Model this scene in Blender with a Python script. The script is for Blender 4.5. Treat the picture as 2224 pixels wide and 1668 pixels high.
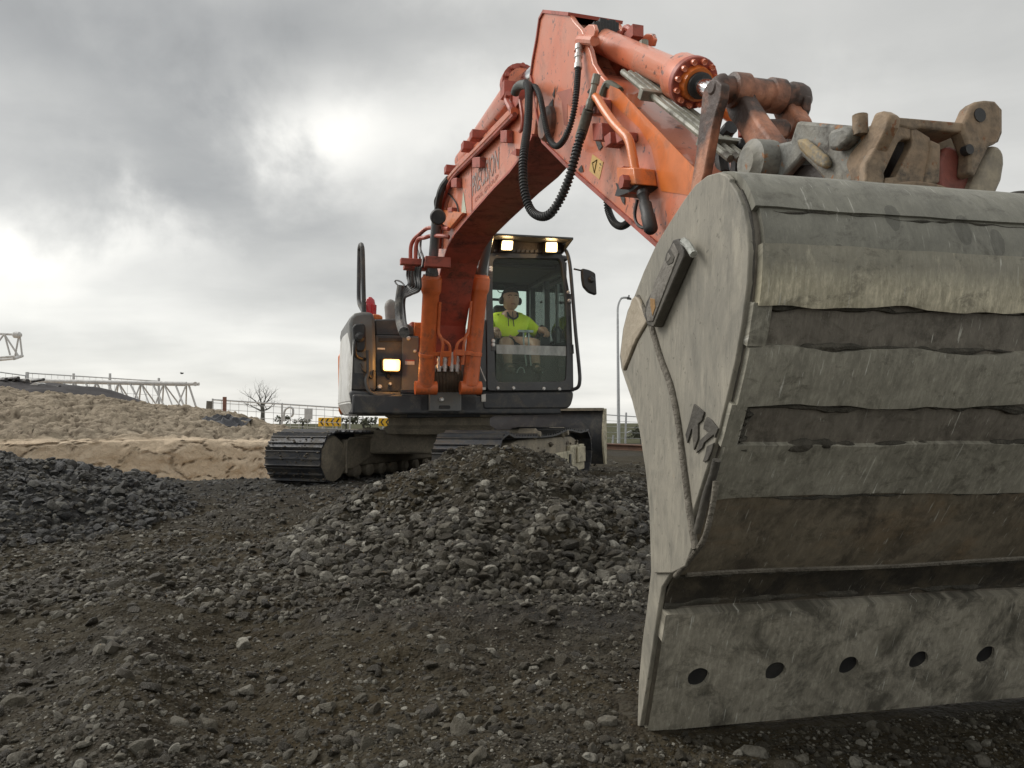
import bpy, bmesh, math, random
import numpy as np
from mathutils import Vector, Matrix, noise as mnoise
random.seed(7); RNG = np.random.default_rng(11)
SC = bpy.context.scene
COL = SC.collection
for o in list(bpy.data.objects): bpy.data.objects.remove(o)

# ------------------------------------------------------------------ camera
FPX, PCX, PCY, CAMH = 1670.0, 1112.0, 834.0, 0.74      # focal length and centre in photograph pixels, camera height
PITCH = math.atan(78 / FPX)
cam = bpy.data.cameras.new('camera'); camo = bpy.data.objects.new('camera', cam); COL.objects.link(camo)
cam.sensor_width = 36.0; cam.lens = 36.0 * FPX / 2224.0; cam.clip_start = 0.05; cam.clip_end = 3000
camo.location = (0, 0, CAMH); camo.rotation_euler = (math.pi / 2 + PITCH, 0, 0)
SC.camera = camo

# ------------------------------------------------------------------ view, sky, sun
SC.render.engine = 'CYCLES'
SC.view_settings.view_transform = 'Standard'; SC.view_settings.look = 'None'
SC.view_settings.gamma = 1.0; SC.view_settings.exposure = 0.8; SC.view_settings.use_curve_mapping = False
SC.cycles.use_denoising = True
SC.cycles.max_bounces = 6; SC.cycles.transparent_max_bounces = 12
SUN_AZ, SUN_EL = math.radians(-72), math.radians(42)   # azimuth from +Y towards +X
sd = Vector((math.sin(SUN_AZ) * math.cos(SUN_EL), math.cos(SUN_AZ) * math.cos(SUN_EL), math.sin(SUN_EL)))
sun = bpy.data.lights.new('sun', 'SUN'); sun.energy = 1.45; sun.angle = math.radians(35); sun.color = (1.0, .96, .9)
suno = bpy.data.objects.new('sun', sun); COL.objects.link(suno)
suno.rotation_euler = sd.to_track_quat('Z', 'Y').to_euler(); suno.location = (-20, 5, 30)

W = bpy.data.worlds.new('World'); SC.world = W; W.use_nodes = True
NT = W.node_tree; NT.nodes.clear()
class NX:
    """tiny helper for node maths in one tree"""
    def __init__(s, nt): s.nt = nt
    def n(s, t, **k):
        a = s.nt.nodes.new(t)
        for q, v in k.items(): setattr(a, q, v)
        return a
    def m(s, op, a, b=None, c=None, clamp=False):
        q = s.n('ShaderNodeMath', operation=op); q.use_clamp = clamp
        for i, v in enumerate((a, b, c)):
            if v is None: continue
            if isinstance(v, (int, float)): q.inputs[i].default_value = v
            else: s.nt.links.new(v, q.inputs[i])
        return q.outputs[0]
    def link(s, a, b): s.nt.links.new(a, b)
    def ramp(s, f, pts, interp='LINEAR'):
        q = s.n('ShaderNodeValToRGB'); q.color_ramp.interpolation = interp
        e = q.color_ramp.elements
        while len(e) < len(pts): e.new(.5)
        for x, (p, c) in zip(e, pts):
            x.position = p; x.color = (c, c, c, 1) if isinstance(c, (int, float)) else (*c, 1)
        s.link(f, q.inputs[0]); return q.outputs[0]
    def mix(s, f, a, b, mode='MIX'):
        q = s.n('ShaderNodeMix', data_type='RGBA', blend_type=mode)
        for sock, v in ((q.inputs[0], f), (q.inputs[6], a), (q.inputs[7], b)):
            if isinstance(v, (int, float)): sock.default_value = v
            elif isinstance(v, (tuple, list)): sock.default_value = (*v, 1)
            else: s.link(v, sock)
        return q.outputs[2]
    def noise(s, vec, scale, detail=4, rough=.55, dist=0.0):
        q = s.n('ShaderNodeTexNoise'); q.inputs['Scale'].default_value = scale
        q.inputs['Detail'].default_value = detail; q.inputs['Roughness'].default_value = rough
        q.inputs['Distortion'].default_value = dist
        if vec is not None: s.link(vec, q.inputs['Vector'])
        return q.outputs[0]
    def mapping(s, vec, scale=(1, 1, 1), rot=(0, 0, 0), loc=(0, 0, 0)):
        q = s.n('ShaderNodeMapping'); q.inputs['Scale'].default_value = scale
        q.inputs['Rotation'].default_value = rot; q.inputs['Location'].default_value = loc
        s.link(vec, q.inputs[0]); return q.outputs[0]
N = NX(NT)
tc = N.n('ShaderNodeTexCoord'); sep = N.n('ShaderNodeSeparateXYZ'); N.link(tc.outputs['Generated'], sep.inputs[0])
dx, dy, dz = sep.outputs
AZ = N.m('ARCTAN2', dx, dy); EL = N.m('ARCSINE', dz)
zz = N.m('ADD', N.m('MAXIMUM', dz, 0.0), .16)
cmb = N.n('ShaderNodeCombineXYZ'); N.link(N.m('DIVIDE', dx, zz), cmb.inputs[0]); N.link(N.m('DIVIDE', dy, zz), cmb.inputs[1])
cl = cmb.outputs[0]
big = N.noise(N.mapping(cl, (.55, .75, 1), (0, 0, .35), (3.1, 1.7, 0)), 1.0, 3, .5, .6)
mid = N.noise(N.mapping(cl, (1.5, 1.9, 1), (0, 0, .35), (0.3, 5.2, 0)), 1.0, 6, .55, .3)
EX = tc.outputs['Generated']
fin = N.noise(EX, 5.5, 6, .55, .2)
E0 = N.ramp(N.m('DIVIDE', N.m('MAXIMUM', EL, 0.0), math.pi / 2), [(0, .50), (.07, .485), (.17, .425), (.33, .37), (.6, .45), (1, .54)], 'EASE')
acc = N.m('ADD', E0, N.m('MULTIPLY', N.m('SUBTRACT', big, .5), .30))
acc = N.m('ADD', acc, N.m('MULTIPLY', N.m('SUBTRACT', mid, .5), .19))
acc = N.m('ADD', acc, N.m('MULTIPLY', N.m('SUBTRACT', fin, .5), .10))
def cloud_patch(px, py, wx, wy, amp):
    """a darker or brighter cloud mass at a sky direction"""
    global acc
    a0 = math.atan((px - PCX) / FPX); e0 = math.atan((912 - py) / FPX * math.cos(a0))
    wob = N.m('MULTIPLY', N.m('SUBTRACT', fin, .5), .35)
    u = N.m('DIVIDE', N.m('SUBTRACT', N.m('ADD', AZ, wob), a0), wx / FPX); v = N.m('DIVIDE', N.m('SUBTRACT', N.m('ADD', EL, N.m('MULTIPLY', wob, .6)), e0), wy / FPX)
    g = N.m('EXPONENT', N.m('MULTIPLY', N.m('ADD', N.m('MULTIPLY', u, u), N.m('MULTIPLY', v, v)), -1.0))
    acc = N.m('ADD', acc, N.m('MULTIPLY', g, amp))
for p in ((330, 330, 330, 150, -.17), (150, 60, 500, 120, -.06), (800, 60, 320, 90, -.07), (690, 285, 130, 70, .22), (930, 240, 280, 100, .13),
          (30, 500, 220, 55, .24), (560, 480, 200, 60, -.08), (300, 640, 420, 70, .03), (1750, 140, 420, 140, .02),
          (1480, 330, 380, 150, .10), (2050, 40, 380, 170, -.075), (700, 640, 260, 60, -.07)):
    cloud_patch(*p)
acc = N.m('MAXIMUM', acc, .10); acc = N.m('MINIMUM', acc, .92)
ccol = N.ramp(acc, [(0, (0, 0, 0)), (.25, (.246, .248, .243)), (.5, (.505, .50, .475)), (.75, (.775, .755, .705)), (1, (1.0, .99, .95))])
sky = N.n('ShaderNodeTexSky', sky_type='NISHITA'); sky.sun_disc = False; sky.sun_elevation = SUN_EL; sky.sun_rotation = SUN_AZ
b1 = N.n('ShaderNodeBackground'); N.link(sky.outputs[0], b1.inputs[0]); b1.inputs[1].default_value = .08
b2 = N.n('ShaderNodeBackground'); N.link(ccol, b2.inputs[0]); b2.inputs[1].default_value = 1.0
mx = N.n('ShaderNodeMixShader'); mx.inputs[0].default_value = .94; N.link(b1.outputs[0], mx.inputs[1]); N.link(b2.outputs[0], mx.inputs[2])
wo = N.n('ShaderNodeOutputWorld'); N.link(mx.outputs[0], wo.inputs[0])

# ------------------------------------------------------------------ finding points: a photograph pixel meets a real plane
cp_, sp_ = math.cos(PITCH), math.sin(PITCH)
EYE = np.array([0, 0, CAMH])
def ray(px, py):
    a = (px - PCX) / FPX; b = (PCY - py) / FPX
    return np.array([a, cp_ - b * sp_, sp_ + b * cp_])
def hit(px, py, p0, n):
    d = ray(px, py); return EYE + d * (((p0 - EYE) @ n) / (d @ n))
def at_y(px, py, Y):
    d = ray(px, py); return EYE + d * (Y / d[1])
# machine frame: u towards the camera, v to the right, z up
TH = math.radians(16.5); C0 = np.array([-.70, 8.05, 0.0])
FU = np.array([math.sin(TH), -math.cos(TH), 0]); RV = np.array([math.cos(TH), math.sin(TH), 0]); ZU = np.array([0, 0, 1.0])
def M(u, v, z): return C0 + u * FU + v * RV + z * ZU
def PV(px, py, v): return hit(px, py, C0 + v * RV, RV)
def PU(px, py, u): return hit(px, py, C0 + u * FU, FU)
def UZ(px, py, v): p = PV(px, py, v) - C0; return float(p @ FU), float(p[2])
def VZ(px, py, u): p = PU(px, py, u) - C0; return float(p @ RV), float(p[2])
# bucket frame: s along the width, q towards the camera, z up
TB = math.radians(12.5); B0 = np.array([.321, 1.86, 0.0])
FB = np.array([math.sin(TB), -math.cos(TB), 0]); WB = np.array([math.cos(TB), math.sin(TB), 0])
def BK(s, q, z): return B0 + s * WB + q * FB + z * ZU
def QZ(px, py, s=0.0): p = hit(px, py, B0 + s * WB, WB) - B0; return float(p @ FB), float(p[2])

# ------------------------------------------------------------------ mesh helpers
class MB:
    def __init__(s): s.v = []; s.f = []; s.uv = {}; s.mi = []; s.cur = 0
    def add(s, vs, fs):
        b = len(s.v); s.v.extend([tuple(map(float, p)) for p in vs])
        for f in fs: s.f.append([b + i for i in f]); s.mi.append(s.cur)
        return b
    def loft(s, a, b, caps=True):
        """two matching rings of points"""
        n = len(a); fs = [(i, (i + 1) % n, n + (i + 1) % n, n + i) for i in range(n)]
        if caps: fs += [tuple(range(n))[::-1], tuple(range(n, 2 * n))]
        s.add(list(a) + list(b), fs); return s
    def prism(s, pts, d):
        pts = [np.array(p, float) for p in pts]; d = np.array(d, float)
        return s.loft(pts, [p + d for p in pts])
    def box(s, c, ax, ay, az):
        """centre and three half-axis vectors"""
        c, ax, ay, az = [np.array(q, float) for q in (c, ax, ay, az)]
        a = [c - ax - ay - az, c + ax - ay - az, c + ax + ay - az, c - ax + ay - az]
        return s.loft(a, [p + 2 * az for p in a])
    def ubox(s, u0, u1, v0, v1, z0, z1):
        return s.prism([M(u0, v0, z0), M(u1, v0, z0), M(u1, v1, z0), M(u0, v1, z0)], (0, 0, z1 - z0))
    def lathe(s, p0, p1, prof, seg=20, caps=True):
        p0 = np.array(p0, float); p1 = np.array(p1, float); ax = p1 - p0; L = np.linalg.norm(ax); ax = ax / L
        t = np.array([0, 0, 1.0]) if abs(ax[2]) < .9 else np.array([1.0, 0, 0])
        e1 = np.cross(ax, t); e1 /= np.linalg.norm(e1); e2 = np.cross(ax, e1)
        vs = []; 
        for (h, r) in prof:
            for k in range(seg):
                a = 2 * math.pi * k / seg; vs.append(p0 + ax * h + r * (math.cos(a) * e1 + math.sin(a) * e2))
        fs = []
        for j in range(len(prof) - 1):
            for k in range(seg):
                k2 = (k + 1) % seg; fs.append((j * seg + k, j * seg + k2, (j + 1) * seg + k2, (j + 1) * seg + k))
        if caps: fs += [tuple(range(seg))[::-1], tuple((len(prof) - 1) * seg + k for k in range(seg))]
        s.add(vs, fs); return s
    def cyl(s, p0, p1, r, r1=None, seg=16):
        L = np.linalg.norm(np.array(p1, float) - np.array(p0, float)); return s.lathe(p0, p1, [(0, r), (L, r if r1 is None else r1)], seg)
    def tube(s, pts, r, seg=8, rad=None, caps=True):
        pts = [np.array(p, float) for p in pts]; n = len(pts); rings = []; e1 = None
        for i, p in enumerate(pts):
            t = pts[min(i + 1, n - 1)] - pts[max(i - 1, 0)]; t = t / (np.linalg.norm(t) + 1e-12)
            if e1 is None:
                h = np.array([0, 0, 1.0]) if abs(t[2]) < .9 else np.array([1.0, 0, 0]); e1 = np.cross(t, h)
            else: e1 = e1 - t * (e1 @ t)
            e1 = e1 / np.linalg.norm(e1); e2 = np.cross(t, e1); rr = r if rad is None else rad[i]
            rings.append([p + rr * (math.cos(2 * math.pi * k / seg) * e1 + math.sin(2 * math.pi * k / seg) * e2) for k in range(seg)])
        vs = [q for ring in rings for q in ring]
        fs = [(j * seg + k, j * seg + (k + 1) % seg, (j + 1) * seg + (k + 1) % seg, (j + 1) * seg + k) for j in range(n - 1) for k in range(seg)]
        if caps: fs += [tuple(range(seg))[::-1], tuple((n - 1) * seg + k for k in range(seg))]
        s.add(vs, fs); return s
    def grid(s, P):
        """P[i][j] points"""
        n, m = len(P), len(P[0]); vs = [q for row in P for q in row]
        s.add(vs, [(i * m + j, i * m + j + 1, (i + 1) * m + j + 1, (i + 1) * m + j) for i in range(n - 1) for j in range(m - 1)]); return s
    def build(s, name, mat, parent=None, bevel=0, bseg=2, smooth=35, recalc=True, uvs=None, label=None):
        vs = np.array(s.v); c = (vs.min(0) + vs.max(0)) / 2
        me = bpy.data.meshes.new(name)
        me.from_pydata([tuple(p) for p in (vs - c)], [], s.f)
        for m in (mat if isinstance(mat, (list, tuple)) else [mat]): me.materials.append(m)
        if max(s.mi, default=0): me.polygons.foreach_set('material_index', s.mi)
        if uvs is not None:
            lay = me.uv_layers.new(name='UVMap'); vi = np.empty(len(me.loops), int); me.loops.foreach_get('vertex_index', vi)
            lay.data.foreach_set('uv', np.array(uvs, float)[vi].ravel())
        if recalc:
            bm = bmesh.new(); bm.from_mesh(me); bmesh.ops.recalc_face_normals(bm, faces=bm.faces); bm.to_mesh(me); bm.free()
        if smooth:
            me.polygons.foreach_set('use_smooth', [True] * len(me.polygons)); me.set_sharp_from_angle(angle=math.radians(smooth))
        o = place(name, me, parent, c)
        if bevel:
            b = o.modifiers.new('Bevel', 'BEVEL'); b.width = bevel; b.segments = bseg; b.limit_method = 'ANGLE'; b.angle_limit = math.radians(40)
        if label: o['label'] = label
        return o
WP = {}
def place(name, data, parent, wloc):
    o = bpy.data.objects.new(name, data); COL.objects.link(o); wl = np.array(wloc, float)
    WP[o.name] = wl
    if parent is not None: o.parent = parent; o.location = Vector(wl - WP[parent.name])
    else: o.location = Vector(wl)
    return o
def tag(o, label=None, cat=None, group=None, kind=None):
    for k, v in (('label', label), ('category', cat), ('group', group), ('kind', kind)):
        if v: o[k] = v
    return o
def thing(name, loc, label, cat, group=None): return tag(place(name, None, None, loc), label, cat, group)
def share(o, parent, wmat):
    """another object on the same mesh, placed by a world matrix"""
    c = o.copy(); COL.objects.link(c); c.parent = parent
    w = wmat.copy(); c.matrix_basis = Matrix.Translation(-Vector(WP[parent.name])) @ w if parent else w
    WP[c.name] = np.array(wmat.translation); return c
def curve(pts, n=8, closed=False):
    """Catmull-Rom through points"""
    P = [np.array(p, float) for p in pts]; out = []; k = len(P)
    for i in range(k if closed else k - 1):
        g = (lambda j: P[j % k]) if closed else (lambda j: P[max(0, min(k - 1, j))])
        a, b, c, d = g(i - 1), g(i), g(i + 1), g(i + 2)
        for q in range(n):
            t = q / n; out.append(.5 * (2 * b + (c - a) * t + (2 * a - 5 * b + 4 * c - d) * t * t + (3 * b - a - 3 * c + d) * t ** 3))
    if not closed: out.append(P[-1])
    return out
def resample(pts, step):
    P = np.array(pts); d = np.r_[0, np.cumsum(np.linalg.norm(np.diff(P, axis=0), axis=1))]; n = max(2, int(d[-1] / step))
    t = np.linspace(0, d[-1], n + 1); return [np.array([np.interp(q, d, P[:, k]) for k in range(P.shape[1])]) for q in t]
def rounded(pts, r, n=4):
    """2-D polygon with rounded corners"""
    out = []; k = len(pts)
    for i in range(k):
        a, b, c = [np.array(pts[(i + j) % k], float) for j in (-1, 0, 1)]
        ua = a - b; la = np.linalg.norm(ua); uc = c - b; lc = np.linalg.norm(uc); rr = min(r, la * .45, lc * .45)
        p = b + ua / la * rr; q = b + uc / lc * rr
        for j in range(n + 1):
            t = j / n; out.append(tuple((1 - t) ** 2 * p + 2 * t * (1 - t) * b + t * t * q))
    return out

# ------------------------------------------------------------------ materials
def newmat(name):
    m = bpy.data.materials.new(name); m.use_nodes = True; nt = m.node_tree
    return m, NX(nt), nt.nodes['Principled BSDF']
def pmat(name, col, rough=.5, metal=0.0, var=.18, scale=7, dirt=None, damt=.3, dscale=5, bump=.15, bscale=60, coat=0.0, chips=None, streak=0, spec=.5, fade=None):
    m, X, B = newmat(name); t = X.n('ShaderNodeTexCoord').outputs['Object']
    n1 = X.noise(t, scale, 5, .6, .3)
    c = X.mix(X.ramp(n1, [(.3, 0), (.7, 1)]), tuple(x * (1 - var) for x in col), tuple(min(1, x * (1 + var)) for x in col))
    r = None
    if fade:
        c = X.mix(X.ramp(X.noise(t, 2.3, 4, .6, .8), [(.42, 0), (.62, .8)]), c, fade)
    if dirt:
        tv = X.mapping(t, (1, 1, .25)) if streak else t
        n2 = X.noise(tv, dscale, 8, .7, .5)
        k = X.ramp(n2, [(.62 - damt * .5, 0), (.74 - damt * .25, 1)])
        n3 = X.noise(t, dscale * 9, 3, .6)
        k = X.m('MULTIPLY', k, X.ramp(n3, [(.3, .35), (.6, 1)]))
        c = X.mix(k, c, dirt); r = X.m('ADD', X.m('MULTIPLY', k, .85 - rough), rough)
    if chips:
        n4 = X.noise(t, 17, 5, .7, .4); k2 = X.ramp(n4, [(.605, 0), (.62, 1)])
        c = X.mix(k2, c, chips)
    X.link(c, B.inputs['Base Color'])
    if r is not None: X.link(r, B.inputs['Roughness'])
    else: B.inputs['Roughness'].default_value = rough
    B.inputs['Metallic'].default_value = metal; B.inputs['Coat Weight'].default_value = coat; B.inputs['Specular IOR Level'].default_value = spec
    if bump:
        bn = X.n('ShaderNodeBump'); bn.inputs['Strength'].default_value = bump; bn.inputs['Distance'].default_value = .01
        X.link(X.noise(t, bscale, 4, .6), bn.inputs['Height']); X.link(bn.outputs[0], B.inputs['Normal'])
    return m
SOIL = (.075, .065, .05)
ORANGE = pmat('orange_paint', (.62, .168, .078), .36, dirt=(.22, .11, .08), damt=.16, dscale=3, var=.10, bump=.04, coat=.3, chips=(.16, .07, .05), fade=(.60, .245, .155))
ORANGE2 = pmat('fresh_orange_paint', (.62, .16, .03), .36, dirt=(.14, .08, .05), damt=.18, dscale=4, bump=.05, coat=.2)
CYLOR = pmat('cylinder_orange', (.56, .125, .035), .4, dirt=(.14, .07, .04), damt=.2, dscale=4, bump=.05)
REDP = pmat('red_brown_paint', (.37, .078, .05), .45, dirt=(.09, .045, .035), damt=.3, bump=.05)
LINKM = pmat('greasy_orange', (.42, .16, .085), .42, dirt=(.022, .020, .020), damt=.78, dscale=3.2, bump=.3, bscale=35, fade=(.36, .17, .09))
def greasy(name):
    m, X, B = newmat(name); t = X.n('ShaderNodeTexCoord').outputs['Object']
    a = X.noise(t, 9, 6, .65, .4); c = X.mix(X.ramp(a, [(.3, 0), (.7, 1)]), (.40, .14, .07), (.48, .22, .13))
    k = X.ramp(X.noise(t, 3.6, 9, .62, .2), [(.47, 1), (.63, 0)]); c = X.mix(X.m('MULTIPLY', k, .93), c, (.026, .022, .020))
    k2 = X.ramp(X.noise(t, 28, 5, .7), [(.55, 0), (.75, 1)]); c = X.mix(X.m('MULTIPLY', k2, .5), c, (.10, .065, .045))
    X.link(c, B.inputs['Base Color']); X.link(X.m('ADD', .34, X.m('MULTIPLY', X.noise(t, 14, 4), .35)), B.inputs['Roughness'])
    bn = X.n('ShaderNodeBump'); bn.inputs['Strength'].default_value = .5; bn.inputs['Distance'].default_value = .012
    X.link(X.noise(t, 22, 6, .65), bn.inputs['Height']); X.link(bn.outputs[0], B.inputs['Normal']); return m
LINKM = greasy('greasy_link_steel')
CHROME = pmat('chrome_rod', (.72, .73, .74), .12, metal=1, var=.03, bump=0)
GREYROD = pmat('grey_rod', (.16, .17, .175), .3, metal=.3, var=.1, bump=0)
BLACK = pmat('black_rubber', (.018, .018, .019), .55, var=.2, dirt=(.07, .065, .055), damt=.25, bump=.1)
HOSE = pmat('hose_black', (.022, .023, .024), .5, dirt=(.07, .07, .06), damt=.2, bump=.1)
DGREY = pmat('dark_grey_paint', (.05, .052, .055), .45, dirt=(.11, .10, .085), damt=.28, dscale=4, bump=.06)
MGREY = pmat('grey_paint', (.13, .132, .13), .5, dirt=(.16, .145, .12), damt=.3, dscale=3, bump=.06)
CHAR = pmat('charcoal_deck', (.034, .036, .04), .5, dirt=(.12, .11, .09), damt=.26, dscale=5, bump=.08)
CABM = pmat('cab_frame_paint', (.03, .032, .034), .38, dirt=(.10, .095, .08), damt=.2, dscale=5, bump=.05, coat=.2)
INTER = pmat('cab_interior', (.012, .012, .013), .65, bump=.05)
WHITEP = pmat('white_panel', (.62, .62, .60), .45, dirt=(.3, .28, .24), damt=.25, streak=1, bump=.03)
BOLTM = pmat('bolt_zinc', (.62, .62, .60), .4, metal=.3, bump=0)
STEELD = pmat('track_steel', (.040, .043, .050), .48, metal=.3, dirt=(.11, .098, .08), damt=.34, dscale=7, bump=.3, bscale=40)
MUDST = pmat('muddy_steel', (.17, .15, .12), .75, dirt=(.34, .295, .22), damt=.52, dscale=5, bump=.4, bscale=30)
CREAM = pmat('worn_cream_paint', (.55, .50, .36), .65, dirt=(.10, .09, .07), damt=.40, dscale=7, bump=.2)
RUSTEAR = pmat('rusty_steel', (.28, .19, .115), .65, dirt=(.085, .07, .055), damt=.5, dscale=5, bump=.35, bscale=45, chips=(.20, .09, .04), fade=(.33, .255, .17))
COUPG = pmat('worn_blue_grey_steel', (.20, .205, .19), .55, dirt=(.06, .052, .045), damt=.46, dscale=7, bump=.35, bscale=40, fade=(.25, .225, .17), chips=(.25, .12, .05))
YELW = pmat('worn_yellow_paint', (.36, .25, .10), .55, dirt=(.17, .165, .145), damt=.72, dscale=9, bump=.25)
REDB = pmat('red_oxide_steel', (.26, .075, .055), .55, dirt=(.10, .05, .04), damt=.3, bump=.15)
GALV = pmat('galvanised_steel', (.42, .43, .44), .45, metal=.4, bump=0)
WHITEST = pmat('white_painted_steel', (.46, .46, .455), .45, dirt=(.35, .33, .3), damt=.2, bump=.02)
PIPEG = pmat('pipe_grey_green', (.23, .23, .18), .4, dirt=(.07, .06, .05), damt=.35, bump=.1)
def emat(name, col, st):
    m, X, B = newmat(name); B.inputs['Base Color'].default_value = (.8, .8, .75, 1)
    B.inputs['Emission Color'].default_value = (*col, 1); B.inputs['Emission Strength'].default_value = st; return m
LAMPM = emat('lit_lens', (1, .46, .085), 1.9); LAMPW = emat('lit_lens_pale', (1, .70, .30), 1.7)
def glassmat(name, tint, dust, dustcol=(.45, .47, .42)):
    m, X, B = newmat(name); nt = m.node_tree; out = nt.nodes['Material Output']
    tr = X.n('ShaderNodeBsdfTransparent'); tr.inputs[0].default_value = (*tint, 1)
    gl = X.n('ShaderNodeBsdfGlossy'); gl.inputs[0].default_value = (1, 1, 1, 1); gl.inputs['Roughness'].default_value = .02
    df = X.n('ShaderNodeBsdfDiffuse'); df.inputs[0].default_value = (*dustcol, 1)
    fr = X.n('ShaderNodeFresnel'); fr.inputs[0].default_value = 1.22
    a = X.n('ShaderNodeMixShader'); X.link(fr.outputs[0], a.inputs[0]); X.link(tr.outputs[0], a.inputs[1]); X.link(gl.outputs[0], a.inputs[2])
    t = X.n('ShaderNodeTexCoord').outputs['Object']
    k = X.m('MULTIPLY', X.ramp(X.noise(X.mapping(t, (1, 1, .4)), 9, 6, .65), [(.3, .35), (.7, 1)]), dust)
    b = X.n('ShaderNodeMixShader'); X.link(k, b.inputs[0]); X.link(a.outputs[0], b.inputs[1]); X.link(df.outputs[0], b.inputs[2])
    X.link(b.outputs[0], out.inputs[0]); return m
GLASS = glassmat('cab_glass', (.90, .96, .93), .015)
GLASSD = glassmat('dusty_glass', (.84, .92, .87), .22, (.30, .33, .28))
FROST = glassmat('frosted_band', (.75, .8, .78), .70, (.62, .64, .62))
# ------------------------------------------------------------------ terrain
def _h(ix, iy, seed):
    a = (ix.astype(np.int64) * 374761393 + iy.astype(np.int64) * 668265263 + seed * 2246822519) & 0xFFFFFFFF
    a = ((a ^ (a >> 13)) * 1274126177) & 0xFFFFFFFF
    return ((a ^ (a >> 16)) & 0xFFFFFF) / float(0xFFFFFF)
def vn(x, y, seed=0):
    ix = np.floor(x); iy = np.floor(y); fx = x - ix; fy = y - iy
    fx = fx * fx * fx * (fx * (fx * 6 - 15) + 10); fy = fy * fy * fy * (fy * (fy * 6 - 15) + 10)
    ix = ix.astype(np.int64); iy = iy.astype(np.int64)
    a = _h(ix, iy, seed); b = _h(ix + 1, iy, seed); c = _h(ix, iy + 1, seed); d = _h(ix + 1, iy + 1, seed)
    return (a + (b - a) * fx) + ((c + (d - c) * fx) - (a + (b - a) * fx)) * fy - .5
def fbm(x, y, s, o=4, seed=0, g=.5):
    t = 0; a = 1.0
    for k in range(o):
        t = t + a * vn(x / s + 17.3 * k, y / s - 9.1 * k, seed + k); a *= g; s *= .5
    return t
def cells(x, y, s, seed=0, tilt=False):
    """distance to the nearest two jittered points, and the nearest one's random number"""
    X = x / s; Y = y / s; ix = np.floor(X).astype(np.int64); iy = np.floor(Y).astype(np.int64)
    d1 = np.full(X.shape, 9.0); d2 = np.full(X.shape, 9.0); rid = np.zeros(X.shape); tl = np.zeros(X.shape)
    for a in (-1, 0, 1):
        for b in (-1, 0, 1):
            jx = ix + a; jy = iy + b
            px = jx + .1 + .8 * _h(jx, jy, seed); py = jy + .1 + .8 * _h(jx, jy, seed + 1)
            d = np.hypot(px - X, py - Y); near = d < d1
            d2 = np.where(near, d1, np.minimum(d2, d)); rid = np.where(near, _h(jx, jy, seed + 2), rid); d1 = np.where(near, d, d1)
            tl = np.where(near, (X - px) * (_h(jx, jy, seed + 3) - .5) + (Y - py) * (_h(jx, jy, seed + 4) - .5), tl)
    return (d1, d2, rid, tl) if tilt else (d1, d2, rid)
def sst(a, b, x): t = np.clip((x - a) / (b - a), 0, 1); return t * t * (3 - 2 * t)
def heap_l(x, y):
    d = np.hypot((x + 4.75) / 2.15, (y - 5.7) / 2.55) + .22 * vn(x / .9, y / .9, 5)
    return np.clip(1 - d, 0, 1)
def heap_c(x, y):
    rx = np.where(x < -.22, 1.28, 1.95); ry = np.where(y < 5.4, 2.0, 1.5)
    d = np.hypot((x + .22) / rx, (y - 5.4) / ry) + .16 * vn(x / .6, y / .6, 9)
    return np.clip(1 - d, 0, 1)
def terrain(x, y):
    x = np.asarray(x, float); y = np.asarray(y, float); tau = x / np.maximum(y, .5)
    z = .07 * sst(4.5, 8.5, y) + .10 * sst(10, 15, y)
    z = z - .45 * sst(8.7, 11.3, y) * sst(-2.2, -3.4, x)
    right = z - 1.25 * sst(17, 45, y)
    left = z + .62 * sst(15, 19, y) - 1.7 * sst(33, 60, y)
    z = right + (left - right) * sst(-.06, -.2, tau)
    hl = heap_l(x, y); hc = heap_c(x, y)
    z = z + .70 * hl * (1.0 - .2 * hl) + .60 * np.minimum(hc, .86) * (1.0 - .1 * hc)
    z = z + .085 * np.exp(-((x + .62 + .46 * (y - 1.2)) / .17) ** 2) * sst(3.6, 2.6, y) * sst(.3, 1.0, y)
    z = z - .045 * np.exp(-((x + .30 + .40 * (y - 1.2)) / .22) ** 2) * sst(3.6, 2.6, y) * sst(.3, 1.0, y)
    near = sst(16, 6, np.abs(y))
    piles = np.minimum(hl * 5, 1) + np.minimum(hc * 5, 1)
    z = z + .07 * fbm(x, y, 1.3, 3, 21) * near * sst(.5, 3, y)
    z = z + (.045 + .07 * piles) * fbm(x, y, .28, 3, 31) * near
    d1, d2, rid = cells(x + .03 * vn(x / .06, y / .06, 3), y + .03 * vn(x / .06, y / .06, 4), .085, 41)
    z = z + (.012 + .022 * piles) * np.clip(1.1 - 1.5 * d1, 0, 1) * (rid ** 2) * sst(9, 4, y)
    z = z + .012 * fbm(x, y, .05, 3, 51) * sst(7, 2.5, y)
    flat = np.exp(-(((x - 1.0) / .9) ** 2 + ((y - 1.95) / .35) ** 2) * 1.0)   # the bucket stands here
    return z * (1 - .8 * flat) - .012 * flat
rows = np.concatenate([np.linspace(-14, .4, 26), np.geomspace(.5, 14, 740), np.geomspace(14.25, 420, 120)])
tt = np.linspace(-1, 1, 640)
def halfw(y): return np.maximum(4.5, .95 * np.abs(y) + 1.4)
YY, TT = np.meshgrid(rows, tt, indexing='ij'); XX = halfw(YY) * np.sign(TT) * (.45 * np.abs(TT) + .55 * np.abs(TT) ** 2.2)
ZZ = terrain(XX, YY)
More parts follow.
